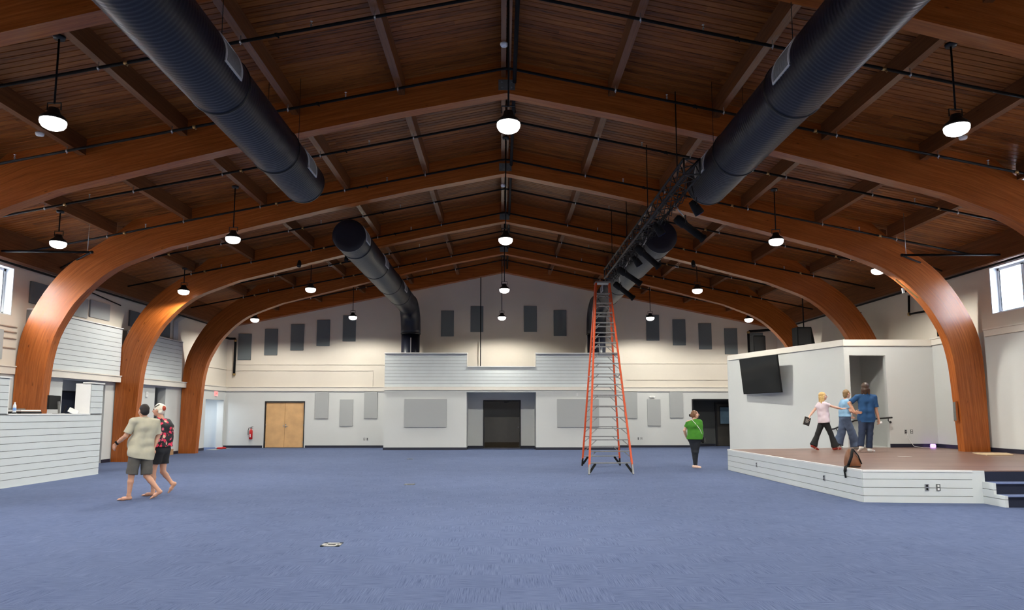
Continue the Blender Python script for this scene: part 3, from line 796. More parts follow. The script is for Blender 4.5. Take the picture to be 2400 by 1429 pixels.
# ------------------------------------------------------------------ pendant lamps
def pendant(x, y, z, ztop, label, group, power=1.0, first={}):
    t = thing('pendant_lamp', label, 'lamp', (x, y, z), group)
    key = 'p'
    if key not in first:
        o = [MB().lathe((x, y, z), [(.03, .19), (.07, .185), (.085, .12), (.11, .09), (.155, .055), (.178, .02), (.18, .0), (.16, .0), (.155, .02)], 24).build('shade', 'black', t),
             MB().lathe((x, y, z), [(.168, .012), (.176, -.02), (.17, -.06), (.145, -.10), (.09, -.13), (.03, -.14)], 24).build('lens', 'lens', t),
             MB().tube([(x - .1, y, z + .16), (x - .1, y, z + .27), (x + .1, y, z + .27), (x + .1, y, z + .16)], .011, 6, smooth=False).build('yoke', 'black', t)]
        first[key] = o
    else:
        for q in first[key]: inst(q, t, (0, 0, 0))
    MB().tube([(x, y, z + .26), (x, y, ztop)], .014, 8).build('rod', 'pipe', t)
    MB().lathe((x, y, ztop), [(.075, -.05), (.085, -.02), (.085, 0), (.03, 0)], 14).build('canopy', 'black', t)
    L = bpy.data.lights.new('lamp', 'SPOT'); L.energy = LAMP_W * power; L.color = LAMP_COL; L.spot_size = math.radians(163); L.spot_blend = 0.33; L.shadow_soft_size = 0.12
    lo = bpy.data.objects.new('lamp', L); COL.objects.link(lo); lo.parent = t; lo.location = (0, 0, -.16)
YROW = [-4.0, 2.9, 9.8, 16.6, 23.5, 29.6]
wordy = {2.9: 'overhead', 9.8: 'nearest', 16.6: 'second nearest', 23.5: 'third nearest', 29.6: 'farthest'}
for y in YROW:
    xs = 6.62
    for x, nm in ((CX if y < 29 else .02, 'under the ridge'), (-6.63 if y < 29 else -6.48, 'in the left row'), (6.86 if y < 29 else 6.53, 'in the right row')):
        z = 5.90 if y < 29 else 5.78
        lab = f'lit black pendant lamp {nm}, {wordy[y]} of its row' if y in wordy and y > 5 else 'lit pendant lamp in the part of the hall behind the viewer'
        zt = 8.52 if abs(x) < 1 else purlin_bottom(6.58)
        pendant(x, y, z, zt, lab, 'pendant lamps', .8 if y > 29 else 1.0)
OUT = [(-10.6, -4.0), (-10.6, 2.8), (-10.6, 9.4), (-10.5, 16.0), (-10.5, 22.42), (-10.6, 29.25), (10.75, -4.0), (10.75, 2.8), (10.7, 9.4), (10.6, 18.75), (10.62, 28.9)]
lab = {(-10.5, 16.0): 'lit pendant lamp on a short rod by the left wall, before the big arch', (-10.5, 22.42): 'lit pendant lamp shining onto the arch above the walking couple',
       (-10.6, 29.25): 'lit pendant lamp on a short rod in the far left corner', (10.6, 18.75): 'lit pendant lamp tucked under the big arch over the stage',
       (10.62, 28.9): 'lit pendant lamp on a short rod in the far right corner'}
for x, y in OUT:
    pendant(x, y, 5.62, purlin_bottom(abs(x - CX)) if abs(abs(x - CX) - 10.6) < .08 else deck(x), lab.get((x, y), 'lit pendant lamp near a side wall, hidden from this viewpoint'), 'side pendant lamps', .55)

# ------------------------------------------------------------------ sprinkler pipes
PY = [10.55, 13.02, 15.45, 17.95, 20.4, 22.9, 25.3, 27.6, 30.2]
def pz(u): return 8.47 - SLOPE * u
sprk = None
for i, y in enumerate(PY):
    t = thing('sprinkler_pipe', f'black sprinkler pipe across the ceiling, {ORD[i]} from the viewer', 'pipe', (CX, y, 8.47), 'sprinkler pipes')
    if sprk is None:
        p = [MB().tube([(CX - 12.7, y, pz(12.7)), (CX - .12, y, pz(.12)), (CX, y, pz(.05)), (CX + .12, y, pz(.12)), (CX + 12.7, y, pz(12.7))], .026, 10).build('pipe_run', 'pipe', t)]
        for side in (-1, 1):
            for u in PUR:
                x = CX + side * u
                p.append(MB().tube([(x, y, pz(u)), (x, y, purlin_bottom(u))], .006, 6).lathe((x, y, pz(u)), [(.031, -.014), (.034, 0), (.031, .014)], 10, axis='x').lathe((x, y, pz(u) - .035), [(.006, -.02), (.012, 0), (.006, .02)], 6).build('hanger', 'steel', t))
            for u in (3.2, 5.6, 9.6):
                x = CX + side * u; z = pz(u)
                p.append(MB().tube([(x, y, z), (x, y, z + .07)], .013, 8).lathe((x, y, z + .07), [(.02, 0), (.008, .02), (.008, .045), (.024, .05), (.024, .055)], 8).build('sprinkler_head', 'steel', t))
                x = CX + side * (u + .55); z = pz(u + .55)
                p.append(MB().lathe((x, y, z), [(.033, -.03), (.036, 0), (.033, .03)], 10, axis='x').bar((x, y, z), (x + .04, y - .02, z - .06), .02).build('coupling', 'brass' if u > 5 else 'pipe', t))
        sprk = p
    else:
        for q in sprk: inst(q, t, (0, 0, 0))
tag(MB().tube([(CX + .16, 2, 8.42), (CX + .16, 31.8, 8.42)], .04, 12).build('sprinkler_main', 'pipe', origin=(CX + .16, 2, 8.42)), 'thick black sprinkler main running along the roof ridge', 'pipe')
for side, x0, x1, w in ((-1, XL + .02, -10.4, 'left'), (1, XR - .02, 10.35, 'right')):
    t = thing('sprinkler_branch', f'short black pipe branch sticking out from the {w} wall under the roof', 'pipe', (x1, 17.15, 5.66))
    MB().tube([(x0, 17.15, 5.68), (x1, 17.15, 5.66)], .03, 10).lathe((x1, 17.15, 5.66), [(.036, -.03), (.04, 0), (.036, .03)], 10, axis='x').build('pipe_run', 'pipe', t)
    MB().tube([(x1 + .1 * side, 17.15, 5.66), (x1 + .1 * side, 17.15, deck(x1 + .1 * side))], .006, 6).build('hanger', 'steel', t)
    MB().tube([(x1, 17.15, 5.66), (x1 + .4 * side, 17.6, 5.7), (x0 - .1 * side, 19.6, 5.75)], .026, 8).build('lateral_pipe', 'pipe', t)
    MB().lathe((x0 - .12 * side, 19.5, 5.75), [(.03, -.04), (.05, 0), (.03, .04)], 10, axis='x').build('valve', 'red', t)
tag(MB().tube([(XL + .14, 0, 5.47), (XL + .14, 31.9, 5.47)], .032, 10).build('wall_pipe', 'pipe', origin=(XL + .14, 0, 5.47)), 'black pipe along the top of the left wall', 'pipe')
tag(MB().tube([(XR - .14, 0, 5.5), (XR - .14, 31.9, 5.5)], .032, 10).build('wall_pipe', 'pipe', origin=(XR - .14, 0, 5.5)), 'black pipe along the top of the right wall', 'pipe')
def drop(pts, r, label, name='drain_pipe', red=()):
    t = MB().tube(pts, r, 10).build(name, 'pipe', origin=pts[-1]); tag(t, label, 'pipe')
    for q in red: MB().lathe(q, [(r + .004, -.05), (r + .014, -.02), (r + .014, .02), (r + .004, .05)], 10).build('joint', 'brass', t)
    return t
drop([(-12.85, 31.0, 5.1), (-12.75, 32.05, 5.08), (-12.5, 32.05, 5.08), (-12.48, 32.06, 5.0), (-12.48, 32.06, 3.38)], .055, 'black drain pipe dropping down the left end of the back wall', red=[(-12.48, 32.06, 4.98), (-12.48, 32.06, 3.4)])
drop([(-.98, 31.9, 8.0), (-.98, 31.9, 2.72)], .022, 'thin black vertical conduit rising above the notched parapet', 'conduit_pipe')
drop([(12.9, 31.5, 5.5), (12.2, 31.9, 5.48), (11.75, 31.95, 5.46), (11.7, 31.95, 5.38), (11.7, 31.95, 3.7)], .06, 'black elbowed pipe on the far right of the back wall', red=[(11.7, 31.95, 5.4)])
drop([(XR - .1, 21.4, 5.35), (XR - .1, 21.45, 4.75), (XR - .1, 20.6, 4.72), (XR - .1, 20.1, 4.83), (XR - .1, 20.06, 4.75), (XR - .1, 20.06, 3.88)], .035, 'black stepped pipe on the right wall behind the big arch', red=[(XR - .1, 20.06, 4.75), (XR - .1, 21.45, 4.75)])
drop([(XR - .08, 25.2, 5.3), (XR - .08, 25.0, 5.2), (XR - .08, 24.4, 5.25), (XR - .08, 24.9, 4.2), (XR - .08, 24.9, 3.7)], .03, 'thin black bent pipe on the right wall above the stage room')
drop([(XL + .1, 20.6, 5.4), (XL + .1, 22.9, 5.2)], .02, 'thin dark conduit sloping along the upper left wall', 'conduit_pipe')
for i, z in enumerate((3.86, 3.72, 3.55, 3.3)):
    o = MB().tube([(XL + .03, 10, z), (XL + .03, 18.2, z)], .016, 8).build('wall_conduit', 'cream', origin=(XL + .03, 18.2, z)); tag(o, f'cream conduit on the upper left wall below the window, {ORD[i]} from the top', 'conduit', 'wall conduits')

# ------------------------------------------------------------------ acoustic panels
def apanel(x0, x1, z0, z1, y, label, group, m='panel', kind='y', d=-1):
    b = MB()
    if kind == 'y': b.box(x0, x1, y - .05, y, z0, z1); org = ((x0 + x1) / 2, y, z0)
    else: b.box(y, y + .05, x0, x1, z0, z1); org = (y, (x0 + x1) / 2, z0)
    tag(b.build('acoustic_panel', m, origin=org, bevel=.006), label, 'panel', group)
UP = [(-12.39, 5.33), (-11.16, 5.55), (-9.94, 5.78), (-8.72, 5.99), (-7.5, 6.21), (-2.87, 6.45), (-1.47, 6.67), (1.07, 6.68), (2.48, 6.48), (6.9, 6.27), (8.16, 6.05), (9.4, 5.86), (10.63, 5.63), (11.86, 5.42)]
for i, (x, z) in enumerate(UP): apanel(x, x + .61, z - 1.24, z, YB, f'slate acoustic panel high on the back wall, {ORD[i]} from the left', 'high slate panels', 'panel_dark')
for i, (x, z) in enumerate([(-8.7, 2.59), (-7.55, 2.24), (-6.42, 2.6)]): apanel(x, x + .62, z - 1.24, z, YB, f'narrow grey panel right of the wooden doors, {ORD[i]} from them', 'low grey panels')
for i, (x, z) in enumerate([(5.78, 2.6), (6.87, 2.25), (7.93, 2.62)]): apanel(x, x + .62, z - 1.24, z, YB, f'narrow grey panel on the right back wall behind the ladder, {ORD[i]} from the left', 'low grey panels')
apanel(-4.26, -2.4, .985, 2.22, BY, 'large grey acoustic panel left of the recessed dark door', 'large grey panels')
apanel(2.46, 4.3, .985, 2.22, BY, 'large grey acoustic panel right of the recessed dark door, behind the ladder', 'large grey panels')
for i, (y0, y1, z0, z1) in enumerate([(16.6, 17.72, 2.98, 3.75), (20.1, 21.2, 4.52, 5.12), (21.33, 22.4, 4.6, 5.14), (23.6, 24.6, 4.6, 5.15), (24.7, 25.55, 4.55, 5.15), (25.65, 26.5, 4.5, 5.1), (18.6, 19.6, 4.6, 5.2)]):
    apanel(y0, y1, z0, z1, XL, [''] * 0 or ['grey panel below the left window beside the big arch', 'grey panel left of another above the white parapet', 'grey panel with clear edges above the white shiplap parapet', 'dark panel above the shaded parapet, first of three from the near end', 'dark panel above the shaded parapet, middle of three', 'dark panel above the shaded parapet, last of three before the far arch', 'dark panel on the left wall glimpsed just behind the big arch'][i], 'left wall panels', 'panel' if i < 3 else 'panel_dark', 'x')

# ------------------------------------------------------------------ sound booth
FX = -10.65
booth = thing('sound_booth', 'white shiplap sound booth with a service opening by the left wall', 'booth', (FX, 15.5, 0))
MB().box(FX - .15, FX - .022, 12.4, 18.45, 0, 1.555).box(FX - .15, FX - .022, 12.4, 14.96, 1.555, 2.35).box(FX - .38, FX - .022, 17.93, 18.45, 1.555, 2.35).build('carcass', 'gap', booth)
boards(booth, 'x', FX - .022, 12.4, 18.47, 0.02, 1.56, 10, .022, 1)
boards(booth, 'x', FX - .022, 12.4, 14.96, 1.59, 2.35, 5, .022, 1)
boards(booth, 'x', FX - .022, 17.95, 18.47, 1.59, 2.35, 5, .022, 1)
MB().box(FX - .8, FX + .02, 14.98, 17.93, 1.555, 1.587).build('countertop', 'white', booth, bevel=.004)
MB().box(FX - .2, FX + .03, 12.4, 15.0, 2.35, 2.385).build('cap', 'white', booth)
MB().box(FX - .2, FX + .03, 17.9, 18.49, 2.365, 2.4).build('cap', 'white', booth)
MB().box(FX - .38, FX - .2, 17.9, 18.47, 2.33, 2.365).build('cap', 'white', booth)
MB().box(FX - .38, FX, 17.905, 17.93, 1.587, 2.35).build('end_panel', 'white', booth)
MB().box(FX - .17, FX, 14.96, 14.985, 1.587, 2.35).build('jamb', 'white', booth)
MB().box(FX, FX + .006, 12.4, 18.47, 0, .02).build('base_strip', 'shiplap', booth)
# things on the counter
t = thing('water_bottle', 'clear water bottle with blue label on the sound booth counter', 'bottle', (-10.9, 15.53, 1.587))
MB().lathe((-10.9, 15.53, 1.587), [(.028, 0), (.034, .01), (.034, .16), (.03, .19), (.014, .225), (.013, .24)], 14).build('bottle_body', mat('clear_plastic', (.75, .82, .88), .15, var=.02), t)
MB().lathe((-10.9, 15.53, 1.66), [(.035, 0), (.035, .06)], 14).build('bottle_label', mat('blue_label', (.15, .3, .62), .5, var=.3, scale=40), t)
MB().lathe((-10.9, 15.53, 1.825), [(.015, 0), (.015, .02)], 12).build('cap', 'white', t)
t = thing('audio_unit', 'stack of flat grey audio units on the booth counter', 'audio unit', (-11.1, 16.1, 1.587))
MB().box(-11.3, -10.9, 15.75, 16.45, 1.59, 1.635).build('lower_unit', 'matte_black', t, bevel=.003)
MB().box(-11.3, -10.9, 15.75, 16.42, 1.642, 1.675).build('upper_unit', 'register', t, bevel=.003)
MB().box(-11.22, -10.98, 15.78, 16.0, 1.682, 1.705).build('remote_unit', 'plate', t, bevel=.003)
tag(MB().lathe((-10.78, 15.36, 1.587), [(.05, 0), (.055, .015), (.03, .035)], 12).build('tape_roll', 'black', origin=(-10.78, 15.36, 1.587)), 'small black tape roll beside the water bottle', 'tape')
t = thing('monitor', 'black computer monitor tilted on a silver stand on the booth counter', 'monitor', (-11.25, 17.4, 1.587))
b = MB(); b.bar((-11.22, 17.17, 1.87), (-11.31, 17.75, 1.87), .022, .33, m=0); b.build('screen', 'matte_black', t)
MB().bar((-11.245, 17.16, 1.87), (-11.335, 17.76, 1.87), .02, .35).build('housing', 'matte_black', t)
MB().bar((-11.2, 17.56, 1.6), (-11.22, 17.55, 1.9), .05, .02, up=(0, 1, 0)).box(-11.3, -11.12, 17.45, 17.65, 1.587, 1.6).build('stand', 'alu', t)
t = thing('tablet', 'white tablet leaning on a black holder at the right of the counter', 'tablet', (-11.15, 17.8, 1.587))
MB().bar((-11.1, 17.78, 1.70), (-10.92, 17.86, 1.60), .02, .12).build('tablet_body', 'white', t)
MB().bar((-11.18, 17.7, 1.59), (-11.14, 17.74, 1.8), .04, .02).build('holder', 'matte_black', t)

# ------------------------------------------------------------------ ladder
t = thing('step_ladder', 'very tall orange fibreglass double-sided step ladder with aluminium steps', 'ladder', (3.0, 19.7, 0))
FB = [Vector((2.30, 18.13, 0)), Vector((3.48, 18.21, 0))]; BB = [Vector((2.48, 21.18, 0)), Vector((3.66, 21.28, 0))]
FT = [Vector((2.79, 19.83, 5.42)), Vector((3.19, 19.86, 5.42))]; BT = [Vector((2.80, 20.03, 5.42)), Vector((3.20, 20.06, 5.42))]
for lo_, hi in ((FB, FT), (BB, BT)):
    sgn = 1 if lo_ is BB else -1
    for k in range(2):
        a = lo_[k].lerp(hi[k], .035)
        MB().bar(a, hi[k], .046, .085, up=(0, 1, .3)).build('rail', 'orange', t)
        MB().bar(lo_[k], lo_[k].lerp(hi[k], .045), .042, .1, up=(0, 1, .3)).build('foot', 'alu' if sgn < 0 else 'matte_black', t)
        inw = (lo_[1 - k] - lo_[k]).normalized()
        MB().bar(lo_[k].lerp(hi[k], .01) + inw * .02, lo_[k].lerp(hi[k], .05) + inw * .16, .06, .03, up=(0, 1, 0)).build('foot_brace', 'matte_black', t)
    for i in range(17):
        f = (.29 + .3 * i) / 5.42
        p, q = lo_[0].lerp(hi[0], f), lo_[1].lerp(hi[1], f); d = (q - p).normalized()
        MB().bar(p + d * .012, q - d * .012, .085, .028).build('step', 'alu', t)
        if i:
            w = (q - p).length; g = min(.17, w * .3)
            for k, (e, dd) in enumerate(((p, d), (q, -d))):
                r = lo_[k].lerp(hi[k], f - .155 / 5.42)
                MB().bar(e + dd * g + Vector((0, -.03 * sgn, -.01)), r + dd * .015 + Vector((0, -.03 * sgn, 0)), .022, .006, up=(0, 1, 0)).build('brace', 'alu', t)
MB().box(2.765, 3.215, 19.76, 20.13, 5.42, 5.47).build('top_cap', 'alu', t, bevel=.01)
for k in range(2):
    a, c = FB[k].lerp(FT[k], .5), BB[k].lerp(BT[k], .5); m_ = (a + c) / 2 + Vector((0, 0, -.08))
    MB().bar(a, m_, .008, .03).bar(m_, c, .008, .03).build('spreader', 'alu', t)

# ------------------------------------------------------------------ lighting truss and stage lights
tx0, tx1, tz0, tz1, ty0, ty1 = 3.42, 3.72, 6.05, 6.35, 12.35, 22.3
t = thing('lighting_truss', 'long black box truss hung beside the right duct, carrying stage lights', 'truss', (3.57, 17.3, 6.05))
b = [MB().tube([(x, ty0, z), (x, ty1, z)], .025, 8).build('chord', 'black', t) for x in (tx0, tx1) for z in (tz0, tz1)]
mb = MB(); n = 34; st = (ty1 - ty0) / n
for i in range(n):
    ya, yb = ty0 + i * st, ty0 + (i + 1) * st
    if i % 2: ya, yb = yb, ya
    mb.tube([(tx0, ya, tz0), (tx0, yb, tz1)], .011, 5, caps=False).tube([(tx1, ya, tz0), (tx1, yb, tz1)], .011, 5, caps=False)
    mb.tube([(tx0, ya, tz0), (tx1, yb, tz0)], .011, 5, caps=False).tube([(tx0, ya, tz1), (tx1, yb, tz1)], .011, 5, caps=False)
stuff(mb.build('lattice', 'black', t))
for y in (ty0, (ty0 + ty1) / 2, ty1):
    f = MB()
    for p, q in (((tx0, tz0), (tx1, tz0)), ((tx1, tz0), (tx1, tz1)), ((tx1, tz1), (tx0, tz1)), ((tx0, tz1), (tx0, tz0)), ((tx0, tz0), (tx1, tz1))): f.tube([(p[0], y, p[1]), (q[0], y, q[1])], .018, 6)
    f.build('end_frame', 'black', t)
for y in (13.4, 16.2, 19.0, 21.6): MB().tube([(3.57, y, tz1), (3.57, y, deck(3.57))], .012, 6).build('hanger_chain', 'pipe', t)
cb = MB(); random.seed(3)
for k in range(5):
    pts = [(tx1 - .04 + .05 * math.sin(i * 1.3 + k), 13.2 + i * .32 + .1 * random.random(), 5.98 + .09 * math.sin(i * 1.9 + k * 2) - .03 * random.random()) for i in range(28)]
    cb.tube(pts, .008, 5, caps=False)
stuff(cb.build('cable_loom', 'pipe', t))
def profile_light(y, x0, z0, x1, z1, label, r=.085):
    t = thing('stage_light', label, 'stage light', (x0, y, z0), 'stage lights')
    a, c = Vector((x0, y, z0)), Vector((x1, y + .05, z1)); d = (c - a)
    MB().tube([a, a + d * .05, a + d * .3, a + d * .34, a + d * .92, a + d * .93, c], [r * .8, r * 1.15, r * 1.15, r * .9, r * .9, r * 1.12, r * 1.12], 14).build('barrel', 'matte_black', t)
    MB().tube([c - d * .01, c + d * .003], r * .85, 14).build('lens', 'screen', t)
    m_ = a + d * .3
    MB().tube([m_ + Vector((0, -.13, 0)), m_ + Vector((0, -.13, .16)), m_ + Vector((0, .13, .16)), m_ + Vector((0, .13, 0))], .012, 6, smooth=False).build('yoke', 'black', t)
    MB().tube([m_ + Vector((0, 0, .16)), (tx1, m_.y, tz0)], .016, 6).lathe((tx1, m_.y, tz0), [(.035, -.03), (.04, 0), (.035, .03)], 8, axis='y').build('clamp', 'steel', t)
profile_light(14.2, 3.72, 5.76, 4.34, 5.30, 'long black stage light on the truss, nearest of the four')
profile_light(17.0, 3.42, 5.82, 4.02, 5.30, 'long black stage light on the truss, second nearest of the four')
profile_light(19.3, 3.36, 5.74, 4.02, 5.30, 'long black stage light on the truss, third nearest of the four')
profile_light(21.2, 3.56, 5.68, 4.18, 5.20, 'long black stage light at the far end of the truss above the ladder')
for y, x, z, lb in ((12.95, 3.78, 5.62, 'short black par light with a blue glint near the truss front'), (14.9, 3.5, 5.72, 'small black par light under the truss middle'), (18.2, 3.66, 5.74, 'small black par light between two long stage lights')):
    q = thing('par_light', lb, 'stage light', (x, y, z), 'par lights')
    MB().tube([(x - .08, y, z + .1), (x, y, z), (x + .1, y + .02, z - .14)], [.05, .085, .1], 14).build('can', 'matte_black', q)
    MB().tube([(x + .1, y + .02, z - .139), (x + .104, y + .021, z - .145)], .085, 14).build('lens', mat('par_lens', (.02, .05, .2), .1, var=.1), q)
    MB().tube([(x, y - .12, z), (x, y - .12, z + .14), (x, y + .12, z + .14), (x, y + .12, z)], .01, 6, smooth=False).tube([(x, y, z + .14), (tx1, y, tz0)], .013, 6).build('yoke', 'black', q)
# small fixtures clamped under the left pipes
for x, y, z, lb in ((-5.3, 23.05, 6.95, 'small black spotlight clamped under a pipe left of the far duct'), (-6.9, 23.05, 6.75, 'small black spotlight clamped under a pipe, further left'), (5.4, 23.05, 6.95, 'small black spotlight clamped under a pipe right of the far duct'), (6.6, 23.05, 6.8, 'small black spotlight clamped under a pipe, further right')):
    q = thing('spotlight', lb, 'stage light', (x, y, z), 'pipe spotlights')
    MB().tube([(x, y - .1, z - .18), (x, y, z), (x, y + .06, z + .08)], [.07, .07, .05], 12).build('can', 'matte_black', q)
    MB().tube([(x, y, z), (x, y, pz(abs(x - CX)))], .014, 6).build('clamp', 'black', q)

# ------------------------------------------------------------------ television, speakers
t = thing('television', 'large black wall television tilted down on the stage wall', 'television', (9.15, 24.03, 2.937), None, (.104, 0, -1.3505))
W2, H2 = 1.141, .643
MB().box(-W2, W2, -.02, .035, -H2, H2).build('housing', 'matte_black', t, origin=(0, 0, 0), bevel=.004)
MB().box(-W2 + .012, W2 - .012, -.024, -.02, -H2 + .02, H2 - .012).build('screen', 'screen', t, origin=(0, 0, 0))
MB().box(-.3, .3, .035, .07, -.25, .25).box(-.06, .06, .06, .42, -.06, .06).box(-.14, .14, .4, .43, -.3, .3).build('wall_mount', 'black', t, origin=(0, 0, 0))
def speaker(x0, x1, y0, y1, z0, z1, label, slant=0, pole=None):
    t = thing('loudspeaker', label, 'speaker', ((x0 + x1) / 2, y0, z0))
    MB().prism([(x0, z0), (x1 + slant, z0), (x1, z1), (x0, z1)] if slant else [(x0, z0), (x1, z0), (x1, z1), (x0, z1)], y0, y1, 'y').build('cabinet', 'matte_black', t, bevel=.012)
    MB().box(x0 + .03, x1 - .03, y0 - .012, y0, z0 + .05, z1 - .05).build('speaker_grille', 'black', t)
    if pole: MB().tube([(pole, (y0 + y1) / 2, z1 - .02), (pole, (y0 + y1) / 2, deck(pole))], .022, 8).build('pole', 'pipe', t)
    else: MB().box(x0 + .05, x1 - .05, y0 + .05, y1 - .05, z1, z1 + .02).build('top_handle', 'black', t)
speaker(9.56, 10.02, 25.6, 26.0, 3.62, 4.53, 'black loudspeaker standing behind the top edge of the stage wall')
speaker(10.54, 11.06, 24.0, 24.45, 3.98, 4.66, 'black loudspeaker hanging on a pole behind the stage wall', .12, 10.88)

# ------------------------------------------------------------------ handrail, stage bits
t = thing('handrail', 'black handrail with wall brackets by the stage doorway', 'handrail', (11.1, 20.4, 1.4))
MB().tube([(11.72, 20.42, 1.47), (10.55, 20.36, 1.38), (10.2, 20.95, 1.12), (10.1, 21.15, 1.1)], .024, 10).build('rail', 'black', t)
MB().tube([(11.6, 20.42, 1.45), (11.6, 20.43, 1.37), (11.72, 20.54, 1.33)], .012, 8).lathe((11.73, 20.55, 1.33), [(.035, -.012), (.035, 0)], 12, axis='y').build('bracket', 'black', t)
MB().tube([(10.24, 20.9, 1.14), (10.3, 20.93, 1.05), (10.33, 20.95, 1.04)], .012, 8).build('bracket', 'black', t)
t = thing('backpack', 'brown leather backpack with dark straps on the stage edge', 'backpack', (6.76, 13.2, STAGE))
bp = MB()
prof = [(0, .17, .1), (.03, .19, .115), (.1, .18, .115), (.2, .14, .095), (.28, .095, .07), (.325, .06, .045), (.345, .03, .02)]
vs = []; n = 18
for z, rx, ry in prof:
    for k in range(n):
        a = 2 * PI * k / n; c_, s_ = math.cos(a), math.sin(a); p = .6
        vs.append((6.76 - .04 * z / .3 + .74 * rx * math.copysign(abs(c_) ** p, c_), 13.2 + ry * math.copysign(abs(s_) ** p, s_), STAGE + z))
bp.add(vs, [(i * n + k, i * n + (k + 1) % n, (i + 1) * n + (k + 1) % n, (i + 1) * n + k) for i in range(len(prof) - 1) for k in range(n)] + [tuple(range(n)), tuple(range((len(prof) - 1) * n, len(prof) * n))], 0, True)
bp.build('bag_body', mat('brown_leather', (.17, .060, .022), .5, var=.2, scale=12), t)
MB().tube([(6.72, 13.1, STAGE + .345), (6.67, 13.06, STAGE + .2), (6.60, 13.06, STAGE + .04)], .026, 8).build('strap', 'matte_black', t)
MB().tube([(6.74, 13.12, STAGE + .335), (6.82, 13.1, STAGE + .22), (6.88, 13.1, STAGE + .06)], .012, 8).build('strap', 'matte_black', t)
MB().tube([(6.60, 13.08, STAGE + .03), (6.53, 13.05, STAGE + .012), (6.50, 13.02, STAGE - .06), (6.51, 13.0, STAGE - .19)], .016, 6).tube([(6.58, 13.0, STAGE + .03), (6.52, 12.98, STAGE + .01), (6.505, 12.98, STAGE - .07), (6.53, 13.03, STAGE + .01)], .012, 6).build('loose_strap', 'matte_black', t)
MB().lathe((6.76, 13.2, STAGE), [(.125, 0), (.132, .025)], 18).build('bag_base', mat('dark_leather', (.03, .012, .006), .5, var=.2), t)
tag(MB().prism([(12.1, 17.55), (11.82, 16.62), (12.52, 16.66), (13.0, 18.0)][:2] + [(12.5, 16.66), (12.95, 17.5)], STAGE + .001, STAGE + .02, 'z').build('plywood_sheet', 'ply', origin=(12.3, 17, STAGE)), 'bare plywood offcut lying on the stage by the arch foot', 'board')
tag(MB().prism([(9.5, 16.42), (9.52, 16.3), (9.72, 16.2), (9.7, 16.32)], STAGE + .0005, STAGE + .004, 'z').build('paper_slip', 'white', origin=(9.6, 16.3, STAGE)), 'white paper slip lying on the stage floor', 'paper')
t = thing('night_light', 'glowing purple cube lamp on the stage floor in the corner', 'lamp', (12.86, 20.35, STAGE))
MB().box(12.80, 12.92, 20.29, 20.41, STAGE, STAGE + .11).build('cube', mat('purple_glow', (.5, .35, .7), .4, emit=(.62, .30, 1.0), estr=2.2, var=.1), t, bevel=.015)
MB().lathe((12.86, 20.35, STAGE + .04), [(.03, 0), (.04, .03), (.02, .06)], 12).build('bulb', 'white', t)
tag(MB().tube([(12.2, 20.52, 1.0), (12.23, 20.5, .85), (12.36, 20.48, .62), (12.55, 20.42, STAGE + .008), (12.78, 20.36, STAGE + .008)], .006, 6).build('power_cable', 'white', origin=(12.4, 20.45, STAGE)), 'thin white cable running from wall socket to the purple lamp', 'cable')

# ------------------------------------------------------------------ small wall and floor fittings
def plate(c, axis, label, m='steel', w=.075, h=.12, kind='socket', cat='socket', group='wall sockets', d=-1):
    x, y, z = c
    t = thing('wall_' + kind, label, cat, c, group)
    b = MB(); I = []
    if axis == 'y':
        b.box(x - w / 2, x + w / 2, y + d * .008, y, z - h / 2, z + h / 2)
        for s in (-1, 1): I.append(MB().box(x - .017, x + .017, y + d * .012, y + d * .008, z + s * .028 - .018, z + s * .028 + .018))
    else:
        b.box(x, x + d * .008, y - w / 2, y + w / 2, z - h / 2, z + h / 2)
        for s in (-1, 1): I.append(MB().box(x + d * .008, x + d * .012, y - .017, y + .017, z + s * .028 - .018, z + s * .028 + .018))
    b.build('cover_plate', m, t)
    for q in I: q.build('outlet', 'matte_black' if m == 'steel' else 'white', t)
plate((-6.38, YB, .40), 'y', 'dark wall socket right of the wooden doors, left of a pair', 'plate')
plate((-6.24, YB, .40), 'y', 'pale wall socket right of the wooden doors, right of a pair', 'steel')
plate((6.42, YB, .42), 'y', 'pale wall socket right of the ladder, left of a pair', 'steel')
plate((6.57, YB, .42), 'y', 'dark wall socket right of the ladder, right of a pair', 'plate')
plate((12.18, 20.55, 1.05), 'y', 'wall socket with white plug beside the stage doorway', 'steel')
plate((12.36, 20.55, 1.05), 'y', 'dark wall plate beside the stage doorway, right of the plug', 'plate')
plate((3.35, BY, 2.42), 'y', 'small grey sensor plate above the large panel behind the ladder', 'register', kind='sensor', cat='sensor', group=None)
sd = (SF - SB).normalized()
for k, (f, lb) in enumerate(((.535, 'steel socket on the stage front, left of a pair'), (.63, 'grey socket on the stage front, right of a pair'))):
    p = SB.lerp(SF, f); plate((p.x, p.y - .012, .275), 'y', lb, 'steel' if k == 0 else 'plate')
sl = (SB - SA)
for f, lb in ((.30, 'small socket on the angled stage side, farther one'), (.80, 'small socket on the angled stage side, nearer the backpack')):
    p = SA.lerp(SB, f); plate((p.x - .012, p.y, .30), 'x', lb, 'steel')
plate((1.545, 30.6, 1.64), 'x', 'white light switch on the right edge of the door recess', 'white', kind='switch', cat='switch', group=None, d=-1)
plate((XL, 29.7, 1.13), 'x', 'small light switch beside the left corner opening', 'white', kind='switch', cat='switch', group=None, d=1)
t = thing('thermostat', 'white thermostat on the left wall between the arches', 'thermostat', (XL, 25.1, 2.3))
MB().box(XL, XL + .04, 25.0, 25.14, 2.18, 2.38).build('case', 'white', t, bevel=.008); MB().box(XL + .04, XL + .045, 25.03, 25.11, 2.27, 2.34).build('display', 'register', t)
t = thing('security_camera', 'small white dome camera near the top of the grey wall by the corner', 'camera', (XL + .1, 29.4, 2.5))
